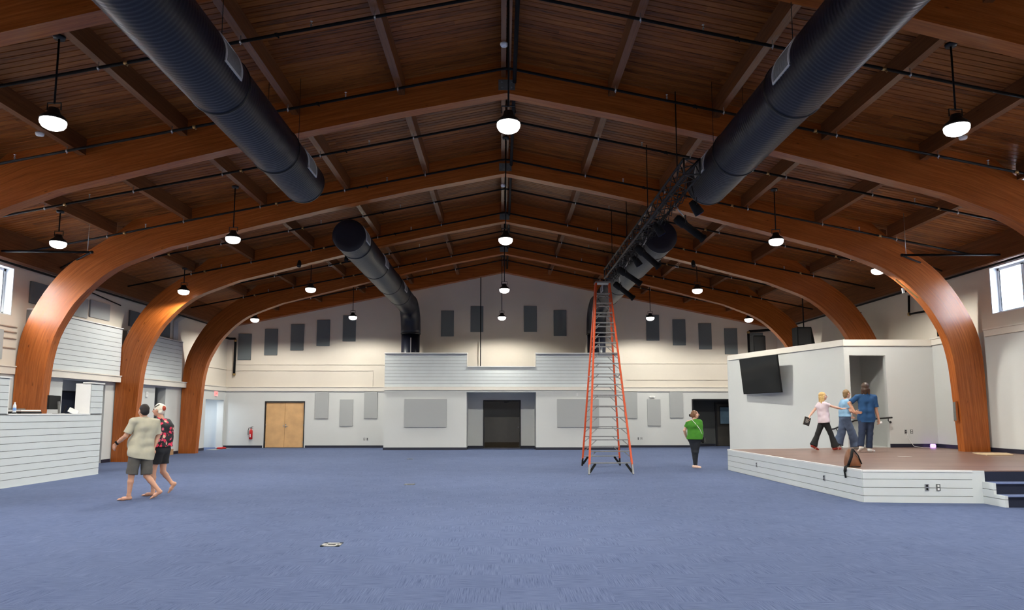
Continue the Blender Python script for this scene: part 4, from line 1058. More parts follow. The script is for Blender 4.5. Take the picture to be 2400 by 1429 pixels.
MB().lathe((XL + .12, 29.4, 2.47), [(.02, -.06), (.06, -.04), (.07, 0), (.075, .05)], 16).box(XL, XL + .12, 29.37, 29.43, 2.49, 2.53).build('dome', 'white', t); MB().lathe((XL + .12, 29.4, 2.44), [(.01, -.045), (.04, -.03), (.045, 0)], 12).build('lens', 'screen', t)
t = thing('exit_sign', 'small red lit exit sign above the left corner opening', 'sign', (XL, 31.1, 2.45))
MB().box(XL, XL + .05, 30.95, 31.25, 2.38, 2.58).build('sign_body', mat('exit_face', (.8, .35, .35), .4, emit=(1, .35, .35), estr=.55, var=.05), t)
cu = bpy.data.curves.new('lettering', 'FONT'); cu.body = 'EXIT'; cu.size = .13; cu.align_x = 'CENTER'; cu.align_y = 'CENTER'; cu.extrude = .002
tmp = bpy.data.objects.new('lettering', cu); COL.objects.link(tmp)
lt = bpy.data.objects.new('lettering', bpy.data.meshes.new_from_object(tmp.evaluated_get(bpy.context.evaluated_depsgraph_get()))); bpy.data.objects.remove(tmp)
COL.objects.link(lt); lt.parent = t; lt.location = (.053, 0, .03); lt.rotation_euler = (PI / 2, 0, PI / 2); lt.data.materials.clear(); lt.data.materials.append(mat('exit_red', (.6, .02, .02), .4, emit=(1, .05, .05), estr=.8))
MB().lathe((XL + .05, 31.1, 2.35), [(.03, -.03), (.05, 0), (.03, .03)], 10).build('emergency_lamp', 'white', t)
t = thing('fire_extinguisher', 'red fire extinguisher hanging on the wall left of the wooden doors', 'extinguisher', (-11.62, 32.08, .38))
ex, ey = -11.6, 32.08
MB().lathe((ex, ey, .40), [(.06, 0), (.08, .015), (.08, .36), (.065, .42), (.028, .45), (.025, .49)], 18).build('cylinder', 'red', t)
MB().box(ex - .02, ex + .02, ey - .085, ey - .07, .5, .64).build('instruction_label', 'white', t)
MB().lathe((ex, ey, .89), [(.022, 0), (.022, .05)], 10).bar((ex - .02, ey, .95), (ex + .1, ey, .98), .02).bar((ex - .02, ey, .92), (ex + .09, ey, .91), .02).build('valve_handle', 'black', t)
MB().tube([(ex - .02, ey, .92), (ex - .1, ey, .93), (ex - .13, ey, .8), (ex - .12, ey, .6)], .013, 8).build('hose', 'matte_black', t)
t = thing('emergency_light', 'white twin-head emergency light above a narrow panel on the right back wall', 'lamp', (7.1, YB, 2.38))
MB().box(6.97, 7.25, YB - .07, YB, 2.33, 2.42).build('case', 'white', t, bevel=.02)
for x in (7.03, 7.19): MB().lathe((x, YB - .07, 2.35), [(.03, 0), (.045, -.03), (.04, -.04)], 12, axis='y').build('lamp_head', 'white', t)
for (x, y, z), lb in zip([(CX - .06, 12.2, 8.52), (-8.62, 12.4, purlin_bottom(8.6)), (8.72, 12.3, purlin_bottom(8.6)), (CX - .06, 20.2, 8.52), (-6.5, 25.6, purlin_bottom(6.58)), (6.7, 25.6, purlin_bottom(6.58))],
        ['white smoke detector under the ridge beam, nearest', 'white smoke detector under a beam by the left near lamp', 'white smoke detector under a beam by the right near lamp', 'white smoke detector under the ridge beam, farther', 'small white detector under a left beam, farther back', 'small white detector under a right beam, farther back']):
    t = thing('smoke_detector', lb, 'smoke detector', (x, y, z), 'smoke detectors')
    MB().lathe((x, y, z), [(.03, -.06), (.065, -.05), (.075, -.02), (.075, 0)], 18).build('case', 'white', t)
    MB().lathe((x, y, z), [(.008, -.066), (.012, -.058)], 8).build('indicator', 'register', t)
for (x, y, s), lb in zip([(-2.07, 8.6, .23), (-2.07, 15.7, .23), (-3.2, 24.3, .2)], ['metal floor box plate set in the carpet, nearest', 'metal floor box plate set in the carpet, farther one', 'tiny floor plate set in the carpet near the back wall']):
    t = thing('floor_box', lb, 'floor box', (x, y, 0), 'floor boxes')
    h = s / 2
    f = MB()
    for q in ((-h, -h * .62, -h, h), (h * .62, h, -h, h), (-h, h, -h, -h * .62), (-h, h, h * .62, h)): f.box(x + q[0], x + q[1], y + q[2], y + q[3], 0, .006)
    f.build('frame', 'alu', t); MB().box(x - h * .62, x + h * .62, y - h * .62, y + h * .62, 0, .004).build('lid', 'alu', t)
    MB().box(x - h * .4, x + h * .4, y - .012, y + .012, .004, .007).build('latch', 'matte_black', t)
tag(MB().box(-12.85, -12.4, 30.25, 31.9, 0, .012).build('door_mat', mat('grey_mat', (.25, .25, .24), .95, var=.1, scale=30), origin=(-12.6, 31, 0)), 'grey mat on the floor at the left corner opening', 'mat')
for i, (x, y) in enumerate(((-12.55, 30.9), (-12.5, 31.2))):
    t = thing('red_shoe', ['red shoe on the grey mat by the corner, left of a pair', 'red shoe on the grey mat by the corner, right of a pair'][i], 'shoe', (x, y, .012), 'red shoes')
    MB().tube([(x - .1, y, .05), (x, y, .055), (x + .1, y, .045), (x + .14, y, .04)], [.03, .045, .04, .02], 10).build('upper', 'red', t); MB().box(x - .12, x + .14, y - .04, y + .04, .012, .024).build('sole', 'matte_black', t)
tag(MB().box(-12.86, -12.7, 26.7, 26.95, 0, .22).build('cardboard_box', mat('cardboard', (.36, .2, .1), .8, var=.08), origin=(-12.78, 26.8, 0), bevel=.004), 'small brown box on the carpet against the left wall', 'box')
t = thing('cable_bundle', 'bundle of hanging grey cables on the upper left wall before the far arch', 'cables', (XL + .05, 27.1, 4.5)); 
for i in range(6): MB().tube([(XL + .05, 26.8 + .06 * i, 4.42), (XL + .05, 26.8 + .06 * i, 5.2), (XL + .1, 27.2 + .1 * i, 5.5)], .02, 6).build('cable', 'register', t)
t = thing('mount_rail', 'slotted metal mounting rail fixed under the big arch over the stage', 'rail', (11.3, 18.3, 5.0))
P0, P1 = Vector((CX + 10.72, 18.32, 5.26)), Vector((CX + 11.32, 18.32, 4.74))
MB().bar(P0, P1, .05, .02, up=(1, 0, .8)).build('channel', 'brass', t); MB().bar(P0.lerp(P1, .4) + Vector((-.05, 0, -.04)), P0.lerp(P1, .55) + Vector((-.12, 0, -.1)), .05).build('clamp', 'steel', t)
t = thing('junction_box', 'brown painted conduit box on the inner edge of the stage arch', 'box', (12.27, 18.39, 1.5))
MB().box(12.26, 12.31, 18.31, 18.43, 1.38, 1.92).build('box_body', 'glulam', t); MB().box(12.255, 12.262, 18.32, 18.42, 1.4, 1.9).build('lid', 'plate', t)

L_ = bpy.data.lights.new('vestibule_fill_light', 'AREA'); L_.shape = 'DISK'; L_.size = .3; L_.energy = 42; L_.color = (.82, .92, 1.0)  # added cool fill lamp, stands in for door daylight in the corner opening
t = thing('vestibule_fill', 'added round fill light inside the bright corner vestibule', 'lamp', (-13.8, 31.2, 2.38))
MB().lathe((-13.8, 31.2, 2.34), [(.15, 0), (.16, .02), (.16, .06)], 20).build('rim', 'white', t)
MB().lathe((-13.8, 31.2, 2.33), [(.05, -.004), (.14, 0), (.14, .015)], 20).build('lens', 'lens', t)
lo = bpy.data.objects.new('lamp', L_); COL.objects.link(lo); lo.parent = t; lo.location = (0, 0, -.07)
# ------------------------------------------------------------------ people: one continuous surface per body and per garment
def V3(p): return np.array(p, float)
class Sdf:
    """signed distance field on a grid; shapes are blended smoothly, then meshed as one surface"""
    def __init__(s, lo, hi, h):
        s.h = h; s.lo = V3(lo); n = np.ceil((V3(hi) - s.lo) / h).astype(int) + 1; s.n = n
        s.ax = [s.lo[i] + h * np.arange(n[i]) for i in range(3)]
        s.d = np.full(n, 0.3, np.float32)
    def _win(s, lo, hi):
        a = np.clip(np.floor((V3(lo) - s.lo) / s.h).astype(int), 0, s.n); b = np.clip(np.ceil((V3(hi) - s.lo) / s.h).astype(int) + 1, 0, s.n)
        return tuple(slice(a[i], b[i]) for i in range(3))
    def _grid(s, w): return np.meshgrid(s.ax[0][w[0]], s.ax[1][w[1]], s.ax[2][w[2]], indexing='ij', sparse=True)
    def _mix(s, w, f, k, sub):
        o = s.d[w]; f = f.astype(np.float32)
        if sub:
            h = np.clip(0.5 - 0.5 * (o + f) / k, 0, 1); s.d[w] = o * (1 - h) - f * h + k * h * (1 - h)
        else:
            h = np.clip(0.5 + 0.5 * (o - f) / k, 0, 1); s.d[w] = o * (1 - h) + f * h - k * h * (1 - h)
    def cone(s, a, b, ra, rb, k=0.02, sub=False, cut=None, sq=None):
        """round cone a-b; cut = keep only the part this far along (0..1) with a flat end; sq = squash (axis vector, factor)"""
        a, b = V3(a), V3(b); R = max(ra, rb) * (sq[1] if sq and sq[1] > 1 else 1) + 0.06
        w = s._win(np.minimum(a, b) - R, np.maximum(a, b) + R)
        X, Y, Z = s._grid(w)
        if X.size == 0 or Y.size == 0 or Z.size == 0: return s
        d = b - a; L = float(d @ d) + 1e-9
        px, py, pz = X - a[0], Y - a[1], Z - a[2]
        t0 = (px * d[0] + py * d[1] + pz * d[2]) / L; t = np.clip(t0, 0, 1)
        qx, qy, qz = px - t * d[0], py - t * d[1], pz - t * d[2]
        if sq:
            v = V3(sq[0]); v = v / np.linalg.norm(v); q = qx * v[0] + qy * v[1] + qz * v[2]; g = 1 / sq[1] - 1
            qx, qy, qz = qx + q * g * v[0], qy + q * g * v[1], qz + q * g * v[2]
        f = np.sqrt(qx * qx + qy * qy + qz * qz) - (ra + (rb - ra) * t)
        if cut is not None: f = np.maximum(f, (t0 - cut) * math.sqrt(L))
        s._mix(w, f, k, sub); return s
    def ell(s, c, r, yaw=0.0, k=0.02, sub=False, pitch=0.0):
        """ellipsoid, r along (forward, sideways, up) of a frame turned by yaw"""
        c, r = V3(c), V3(r); R = r.max() + 0.06; w = s._win(c - R, c + R); X, Y, Z = s._grid(w)
        if X.size == 0 or Y.size == 0 or Z.size == 0: return s
        px, py, pz = X - c[0], Y - c[1], Z - c[2]; ca, sa = math.cos(yaw), math.sin(yaw)
        u, v, z = px * ca + py * sa, -px * sa + py * ca, pz
        if pitch: cp, sp_ = math.cos(pitch), math.sin(pitch); u, z = u * cp + z * sp_, -u * sp_ + z * cp
        q0 = np.sqrt((u / r[0]) ** 2 + (v / r[1]) ** 2 + (z / r[2]) ** 2); q1 = np.sqrt((u / r[0] ** 2) ** 2 + (v / r[1] ** 2) ** 2 + (z / r[2] ** 2) ** 2) + 1e-9
        s._mix(w, q0 * (q0 - 1) / q1, k, sub); return s
    def plane(s, p, n):
        """cut away everything on the side n points to"""
        p, n = V3(p), V3(n); n = n / np.linalg.norm(n); w = (slice(None),) * 3; X, Y, Z = s._grid(w)
        s.d = np.maximum(s.d, ((X - p[0]) * n[0] + (Y - p[1]) * n[1] + (Z - p[2]) * n[2]).astype(np.float32)); return s
    def folds(s, amp, f=1.0, seed=0):
        w = (slice(None),) * 3; X, Y, Z = s._grid(w)
        g = np.sin(23 * f * Z + 9 * X + seed) * np.sin(14 * f * X - 11 * Z + 17 * Y + 2 * seed) + 0.6 * np.sin(41 * f * Z - 26 * X + 13 * Y + seed)
        s.d = s.d + (amp * g).astype(np.float32); return s
    def mesh(s, name, m, parent, loc):
        d = s.d; n = s.n; ins = d < 0
        c = ins[:-1, :-1, :-1].astype(np.int8); tot = np.zeros_like(c)
        offs = [(i, j, k) for i in (0, 1) for j in (0, 1) for k in (0, 1)]
        def S(a, o): return a[o[0]:n[0] - 1 + o[0], o[1]:n[1] - 1 + o[1], o[2]:n[2] - 1 + o[2]]
        for o in offs: tot += S(ins, o).astype(np.int8)
        act = (tot > 0) & (tot < 8); idx = np.argwhere(act); ids = np.full(act.shape, -1, np.int64); ids[act] = np.arange(len(idx))
        acc = np.zeros((len(idx), 3)); cnt = np.zeros(len(idx))
        for o in offs:
            for ax in range(3):
                if o[ax]: continue
                o2 = list(o); o2[ax] = 1
                a = S(d, o)[act]; b = S(d, o2)[act]; x = (a < 0) != (b < 0)
                t = np.where(x, a / (a - b + 1e-12), 0)
                p = np.array(o, float)[None].repeat(len(idx), 0); p[:, ax] += t
                acc[x] += p[x]; cnt[x] += 1
        vs = s.lo + s.h * (idx + acc / cnt[:, None])
        fs = []
        for ax in range(3):
            u, v = (ax + 1) % 3, (ax + 2) % 3
            a = ins; sl0 = [slice(1, -1)] * 3; sl0[ax] = slice(0, -1); sl1 = [slice(1, -1)] * 3; sl1[ax] = slice(1, None)
            A, B = a[tuple(sl0)], a[tuple(sl1)]
            e = np.argwhere(A != B); fl = A[A != B]
            e[:, u] += 1; e[:, v] += 1
            q = []
            for du, dv in ((-1, -1), (0, -1), (0, 0), (-1, 0)):
                c2 = e.copy(); c2[:, u] += du; c2[:, v] += dv; q.append(ids[c2[:, 0], c2[:, 1], c2[:, 2]])
            q = np.stack(q, 1); q[~fl] = q[~fl][:, ::-1]; fs.append(q)
        fs = np.concatenate(fs); fs = fs[(fs >= 0).all(1)]
        me = bpy.data.meshes.new(name); me.from_pydata(vs.tolist(), [], fs.tolist()); me.materials.append(M[m] if isinstance(m, str) else m)
        me.polygons.foreach_set('use_smooth', [True] * len(me.polygons))
        o = bpy.data.objects.new(name, me); COL.objects.link(o); o.parent = parent
        return o
def lerp(a, b, t): a, b = V3(a), V3(b); return a + (b - a) * t
def U(v): v = V3(v); return v / (np.linalg.norm(v) + 1e-9)

def hand(S, w, tip, palm_n, thumb_dir, curl=0.5, sc=1.0):
    """palm, four unequal bent fingers and a thumb from the wrist towards tip"""
    w, tip = V3(w), V3(tip); f = U(tip - w); n = U(V3(palm_n) - f * (V3(palm_n) @ f)); side = np.cross(f, n)
    if side @ V3(thumb_dir) < 0: side = -side
    L = 0.185 * sc
    k0 = w + f * 0.45 * L
    for j in (-1, 0, 1): S.cone(w + side * j * .016 * sc, k0 + side * j * .024 * sc, .017 * sc, .015 * sc, .012)
    for j, ln in zip((1.5, .5, -.5, -1.5), (.88, 1.0, .94, .76)):
        a = k0 + side * j * .0185 * sc; l = .5 * L * ln
        b = a + (f * math.cos(curl * .5) + n * math.sin(curl * .5)) * l * .45
        c = b + (f * math.cos(curl * 1.2) + n * math.sin(curl * 1.2)) * l * .33
        e = c + (f * math.cos(curl * 1.8) + n * math.sin(curl * 1.8)) * l * .26
        S.cone(a, b, .0095 * sc, .009 * sc, .004).cone(b, c, .009 * sc, .008 * sc, .003).cone(c, e, .008 * sc, .0065 * sc, .003)
    a = w + f * .12 * L + side * .022 * sc; b = a + (f * .7 + side * .75 + n * .25) * .045 * sc; c = b + (f * .95 + side * .2 + n * .3) * .035 * sc
    S.cone(a, b, .014 * sc, .011 * sc, .008).cone(b, c, .0105 * sc, .0085 * sc, .004)

def person(label, loc, J, face, look):
    """J: joints in metres in the figure's own frame (x right, y away, z up); face = yaw of the head; look = garments"""
    t = thing('person', label, 'person', loc)
    P = {k: V3(v) for k, v in J.items() if not isinstance(v, (int, float))}
    pts = np.array([v for v in P.values()]); lo, hi = pts.min(0) - .27, pts.max(0) + .27; lo[2] = -.02
    B = Sdf(lo, hi, .0065)
    g = look.get('girth', 1.0); ls = look.get('limb', 1.0); hs = look.get('head', 1.0)
    fw = np.array([math.cos(face), math.sin(face), 0]); sd = np.array([-fw[1], fw[0], 0]); up = np.array([0, 0, 1.])
    H = P['head']
    at = lambda a, b, c: H + (fw * a + sd * b + up * c) * hs
    # head, neck, face
    B.ell(at(-.012, 0, .02), V3((.094, .074, .098)) * hs, face, .02).ell(at(.022, 0, -.05), V3((.066, .056, .066)) * hs, face, .03)
    B.cone(at(.05, 0, -.088), at(.07, 0, -.092), .024 * hs, .018 * hs, .02)
    B.cone(at(.084, 0, .022), at(.112, 0, -.022), .010 * hs, .015 * hs, .010)
    B.cone(at(.074, -.03, .034), at(.074, .03, .034), .012 * hs, .012 * hs, .012)
    for s_ in (-1, 1):
        B.ell(at(.082, s_ * .031, .012), V3((.014, .017, .010)) * hs, face, .006, sub=True)
        B.ell(at(-.008, s_ * .076, 0), V3((.020, .012, .033)) * hs, face, .008)
        B.ell(at(.055, s_ * .04, -.03), V3((.03, .02, .028)) * hs, face, .02)
    B.cone(at(.088, -.017, -.052), at(.088, .017, -.052), .010 * hs, .010 * hs, .006)
    B.cone(at(.099, -.014, -.0525), at(.099, .014, -.0525), .003, .003, .003, sub=True)
    B.cone(P['neck'], at(-.02, 0, -.05), .056 * ls, .052 * hs, .03)
    # torso
    shc = (P['shL'] + P['shR']) / 2; ax = U(P['shR'] - P['shL']); hx = P['hipR'] - P['hipL']
    def torso(S, e, k=.06, chest=True):
        S.cone(P['neck'] - up * .05, P['chest'], .05 + e, .08 + e, k)
        S.cone(P['shL'], P['shR'], .052 * ls + e, .052 * ls + e, k)
        S.cone(P['chest'] - ax * .085 * g, P['chest'] + ax * .085 * g, .105 * g + e, .105 * g + e, k)
        if 'bust' in look:
            cf = np.cross(ax, up); cf = cf if cf @ V3(look['bust']) > 0 else -cf
            for s_ in (-1, 1): S.ell(P['chest'] + ax * .07 * s_ + cf * .085 - up * .02, (.07 + e, .07 + e, .075 + e), 0, .04)
        S.cone(P['belly'] - ax * .07 * g, P['belly'] + ax * .07 * g, .108 * g + e, .108 * g + e, k)
        if e > 0:
            for s_ in (-1, 1):
                hp_ = P['hipL'] if s_ < 0 else P['hipR']
                S.cone(P['chest'] + ax * .085 * g * s_, P['belly'] + ax * .072 * g * s_, .104 * g + e, .107 * g + e, .03)
                S.cone(P['belly'] + ax * .072 * g * s_, hp_ + up * .03, .107 * g + e, .11 * g + e, .03)
        for s_ in 'LR': S.cone(P['neck'] - up * .035, P['sh' + s_], .045 + e, .05 * ls + e, .03)
        if 'paunch' in look: S.ell(P['belly'] + V3(look['paunch'][0]), V3((1, 1, 1)) * (look['paunch'][1] + e), 0, k)
        S.cone(P['hipL'] + up * .03, P['hipR'] + up * .03, .112 * g + e, .112 * g + e, k)
    torso(B, -.006)
    # limbs
    hy = {}
    for s_ in 'LR':
        sh, el, wr, tip = P['sh' + s_], P['el' + s_], P['wr' + s_], P['ti' + s_]
        B.cone(sh, el, .050 * ls, .040 * ls, .03).cone(el, lerp(el, wr, .45), .040 * ls, .039 * ls, .015).cone(lerp(el, wr, .45), wr, .039 * ls, .027 * ls, .015)
        hand(B, wr, tip, look.get('palm' + s_, (0, 0, -1)), look.get('thumb' + s_, (0, -1, 0)), look.get('curl' + s_, .55), look.get('hand', 1.0))
        hp, kn, an, he, to = P['hip' + s_], P['kn' + s_], P['an' + s_], P['he' + s_], P['to' + s_]
        B.cone(hp, kn, .085 * ls * g ** .5, .056 * ls, .04).cone(kn, lerp(kn, an, .33), .054 * ls, .053 * ls, .02).cone(lerp(kn, an, .33), an, .053 * ls, .035 * ls, .02)
        B.cone(an, lerp(he, to, .15) + up * .012, .036, .032, .02).cone(lerp(he, to, .05) + up * .01, lerp(he, to, .62) + up * .01, .032, .034, .02).cone(lerp(he, to, .6), to, .032, .018, .015)
        fd = U(to - he); fs_ = np.cross(fd, up)
        for q, r_ in ((-.028, .010), (-.010, .011), (.006, .011), (.02, .012)):
            B.cone(to + fs_ * q - fd * .03, to + fs_ * q + fd * .014 - up * .004, r_, r_ * .85, .006)
    B.mesh('body', look['skin'], t, loc)
    for s_ in (-1, 1):
        if look.get('eyes', True): MB().lathe(tuple(V3(loc) + at(.083, s_ * .031, .012)), [(.003, -.009), (.009, -.004), (.010, 0), (.009, .004), (.003, .009)], 10).build('eye', 'eye', t)
    # garments
    if 'top' in look:
        T = look['top']; S = Sdf(lo, hi, .0075); torso(S, .014)
        if 'drop' in T:
            hem = T['hem'] - .06
            S.cone(np.array([*(P['hipL'] * .5 + P['belly'] * .5)[:2], hem]) + ax * -.02, np.array([*(P['hipR'] * .5 + P['belly'] * .5)[:2], hem]) + ax * .02, .108 * g + T['drop'], .108 * g + T['drop'], .08)
        for s_ in 'LR':
            sh, el = P['sh' + s_], P['el' + s_]
            S.cone(sh, el, .064 * ls, (.058 + T.get('loose', .012)) * ls, .03, cut=T['sleeve'])
        S.folds(T.get('fold', .0022), T.get('ff', 1.0), T.get('seed', 0))
        S.plane((0, 0, T['hem']), V3((T.get('slope', (0, 0))[0], T.get('slope', (0, 0))[1], -1)))
        S.plane(P['neck'] + up * .005 + fw * .02, up + fw * -.35)
        S.cone(P['neck'], P['neck'] + up * .2, .054 * ls, .06, .006, sub=True)
        if T.get('vneck'): S.cone(P['neck'] + fw * .10 - up * .10, P['neck'] + fw * .06 + up * .03, .012, .05, .006, sub=True)
        S.mesh(T['name'], T['mat'], t, loc)
        if T.get('collar'):
            C = Sdf(P['neck'] - .16, P['neck'] + .16, .005)
            C.cone(P['neck'] - up * .03, P['neck'] + up * .012, .078 * ls, .066 * ls, .01).cone(P['neck'] - up * .1, P['neck'] + up * .15, .060 * ls, .058 * ls, .004, sub=True)
            C.plane(P['neck'] + up * .012, up).plane(P['neck'] - up * .03, -up)
            C.mesh('collar', T['mat'], t, loc)
    if 'legs' in look:
        T = look['legs']; S = Sdf(lo, hi, .0075)
        S.cone(P['hipL'] + up * .03, P['hipR'] + up * .03, .120 * g, .120 * g, .05).cone(P['belly'] - up * .08 - ax * .05, P['belly'] - up * .08 + ax * .05, .104 * g, .104 * g, .04)
        for s_ in 'LR':
            hp, kn, an = P['hip' + s_], P['kn' + s_], P['an' + s_]
            if T['kind'] == 'shorts':
                S.cone(hp, kn, T['r0'], T['r1'], .03, cut=T['len'])
            else:
                S.cone(hp, kn, T['r0'], T['r1'], .035).cone(kn, lerp(kn, an, T.get('len', 1.0)), T['r1'], T['r2'], .03, cut=1.0)
                if T.get('flare'): S.cone(lerp(kn, an, .45), lerp(kn, an, T.get('len', 1.0)), T['r1'], T['flare'], .04, cut=1.0)
        S.folds(T.get('fold', .002), 1.2, 3); S.plane((0, 0, T['top']), up); S.plane((0, 0, .012), -up)
        S.mesh(T['name'], T['mat'], t, loc)
    if 'hair' in look:
        T = look['hair']; S = Sdf(H - .34, H + .30, .006)
        for q in T['add']:
            if q[0] == 'e': S.ell(at(*q[1]), V3(q[2]) * hs, face, .02)
            else: S.cone(at(*q[1]), at(*q[2]), q[3] * hs, q[4] * hs, .025)
        for q in T.get('cut', [((.105, 0, -.035), (.072, .075, .085))]): S.ell(at(*q[0]), V3(q[1]) * hs, face, .012, sub=True)
        S.folds(.0016, 2.2, 1)
        S.mesh(T.get('name', 'hair'), T['mat'], t, loc)
    if 'shoes' in look:
        T = look['shoes']
        for s_ in 'LR':
            he, to, an = P['he' + s_], P['to' + s_], P['an' + s_]; fd = U(to - he)
            S = Sdf(np.minimum(np.minimum(he, to), an) - .12, np.maximum(np.maximum(he, to), an) + .12, .006)
            S.cone(he + up * .014, to + fd * .012, .043, .030, .015).cone(he + up * .02, an - up * .01, .044, .045, .015)
            S.plane(an + up * .01, up)
            S.mesh('shoe', T, t, loc)
    return t, P, at

M['eye'] = mat('dark_eye', (.02, .015, .012), .2, var=.05)
def skin(name, c): return mat(name, c, .5, var=.06, scale=9)
SK1, SK2, SK3 = skin('skin_tan', (.56, .29, .19)), skin('skin_fair', (.66, .37, .27)), skin('skin_light', (.68, .40, .30))
def cl(n, c, v=.10, s=7): return mat(n, c, .85, var=v, scale=s, bump=.15, bscale=160)

# walking man, seen from behind
L1 = (-6.84, 13.01, 0)
J = dict(head=(.105, .01, 1.645), neck=(.11, .03, 1.53), chest=(.15, .04, 1.33), belly=(.115, .02, 1.06), shL=(.01, -.14, 1.445), shR=(.29, .15, 1.43), hipL=(.045, -.07, .84), hipR=(.175, .08, .84),
         elL=(-.09, -.19, 1.18), wrL=(-.285, -.14, 1.035), tiL=(-.375, -.11, .88), elR=(.30, .22, 1.16), wrR=(.27, .13, .94), tiR=(.25, .06, .78),
         knL=(.003, -.09, .46), anL=(-.03, -.08, .10), heL=(.005, -.07, .035), toL=(-.20, -.10, .022), knR=(.205, .06, .44), anR=(.42, .10, .17), heR=(.465, .11, .135), toR=(.30, .09, .026))
t, P, at = person('man in a beige short-sleeved shirt and grey shorts walking barefoot, seen from behind', L1, J, math.radians(150), dict(
    skin=SK1, girth=1.0, limb=.96, eyes=False, paunch=((-.10, .0, -.02), .155), palmL=(.3, 1, 0), thumbL=(-1, 0, -.3), curlL=.7,
    top=dict(name='shirt', mat=cl('beige_shirt', (.45, .42, .32), .08), sleeve=.80, hem=.80, drop=.025, loose=.018, fold=.0032, collar=True, slope=(-.25, 0)),
    legs=dict(name='shorts', mat=cl('grey_shorts', (.085, .078, .07)), kind='shorts', r0=.108, r1=.098, len=.95, top=.90, fold=.003),
    hair=dict(mat=mat('dark_brown_hair', (.016, .010, .008), .7, var=.3, scale=60), add=[('e', (-.03, 0, .032), (.093, .084, .098)), ('e', (-.055, 0, -.025), (.058, .074, .062))], cut=[((.098, 0, -.045), (.062, .1, .105))])))
w = V3(L1) + P['wrL']; d = U(P['wrL'] - P['elL'])
MB().tube([tuple(w - d * .055), tuple(w - d * .02)], .036, 14).tube([tuple(w - d * .0375 + V3((-.01, -.034, .01))), tuple(w - d * .0375 + V3((-.012, -.046, .012)))], .02, 12).build('wristwatch', 'matte_black', t)

# walking woman beside him
L2 = (-6.83, 13.66, 0)
J = dict(head=(.05, .02, 1.66), neck=(.095, .03, 1.515), chest=(.15, .04, 1.32), belly=(.155, .04, 1.10), shL=(.07, -.11, 1.425), shR=(.16, .17, 1.42), hipL=(.125, -.07, .86), hipR=(.155, .10, .86),
         elL=(.03, -.15, 1.15), wrL=(.02, -.13, .90), tiL=(.01, -.12, .73), elR=(.22, .21, 1.14), wrR=(.14, .24, .92), tiR=(.10, .25, .76),
         knL=(.05, -.06, .485), anL=(.062, -.05, .10), heL=(.09, -.05, .034), toL=(-.115, -.07, .022), knR=(.17, .08, .46), anR=(.345, .10, .235), heR=(.41, .10, .225), toR=(.30, .09, .06))
t, P, at = person('white-haired woman in a floral blouse and black shorts walking barefoot beside the man', L2, J, math.radians(176), dict(
    skin=SK1, girth=1.06, limb=.93, bust=(-1, 0, 0), palmL=(1, 0, 0), thumbL=(-1, 0, 0),
    top=dict(name='blouse', mat='floral', sleeve=.85, hem=.945, drop=.03, loose=.02, fold=.003),
    legs=dict(name='shorts', mat=cl('black_shorts', (.010, .010, .012)), kind='shorts', r0=.105, r1=.10, len=.62, top=.99),
    hair=dict(mat=mat('white_hair', (.78, .73, .62), .6, var=.12, scale=50), add=[('e', (-.022, 0, .04), (.10, .084, .098)), ('e', (-.09, 0, .03), (.06, .07, .075)), ('e', (-.06, 0, -.03), (.06, .074, .06))], cut=[((.104, 0, -.045), (.07, .10, .105))])))
MB().lathe(tuple(V3(L2) + at(-.125, .03, .035)), [(.005, -.05), (.03, -.035), (.04, 0), (.03, .035), (.005, .05)], 12).build('hair_flower', mat('red_flower', (.42, .06, .03), .8, var=.3, scale=50), t)
MB().tube([tuple(V3(L2) + at(.07 * math.cos(a) - .01, .088 * math.sin(a), .085 - .045 * math.cos(a))) for a in np.linspace(-2.2, 2.2, 15)], .007, 6).build('headband', 'matte_black', t)

# standing woman in green
L3 = (5.69, 20.24, 0)
J = dict(head=(.045, -.01, 1.565), neck=(.02, 0, 1.43), chest=(.02, -.01, 1.24), belly=(.035, -.02, 1.01), shL=(.145, -.10, 1.345), shR=(-.145, .05, 1.335), hipL=(.085, -.05, .84), hipR=(-.055, .03, .84),
         elL=(.20, .06, 1.12), wrL=(.12, .17, .93), tiL=(-.02, .2, .86), elR=(-.255, .10, 1.09), wrR=(-.19, .19, .91), tiR=(-.06, .2, .84),
         knL=(.04, -.04, .47), anL=(.035, .05, .075), heL=(.01, .055, .03), toL=(.15, .02, .02), knR=(-.015, .02, .47), anR=(-.005, -.03, .075), heR=(-.045, -.03, .03), toR=(.115, -.09, .02))
t, P, at = person('woman in a bright green shirt standing with hands behind her back, looking right', L3, J, math.radians(-12), dict(
    skin=SK2, girth=1.16, limb=.98, bust=(.5, -1, 0), paunch=((.05, -.06, -.03), .10), head=.97, palmL=(0, 1, 0), palmR=(0, 1, 0), thumbL=(0, 0, 1), thumbR=(0, 0, 1),
    top=dict(name='polo_shirt', mat=cl('green_polo', (.045, .205, .012), .1), sleeve=.62, hem=.835, drop=.012, loose=.012, fold=.0026, vneck=True, collar=False),
    legs=dict(name='trousers', mat=cl('black_leggings', (.010, .012, .018)), kind='pants', r0=.112, r1=.066, r2=.046, len=.99, top=.875, fold=.0012),
    hair=dict(mat=mat('auburn_hair', (.17, .075, .03), .5, var=.25, scale=50), add=[('e', (-.028, 0, .03), (.10, .084, .096)), ('e', (-.06, 0, -.035), (.065, .08, .075)), ('c', (-.01, .072, .0), (-.005, .075, -.085), .02, .016), ('c', (-.01, -.072, .0), (-.005, -.075, -.085), .02, .016), ('e', (-.125, 0, -.03), (.04, .045, .05))]),
    shoes=mat('pale_flats', (.70, .48, .38), .5, var=.04)))
MB().lathe(tuple(V3(L3) + at(-.155, 0, -.03)), [(.01, -.04), (.03, -.02), (.032, .02), (.01, .04)], 10).build('hair_clip', 'matte_black', t)
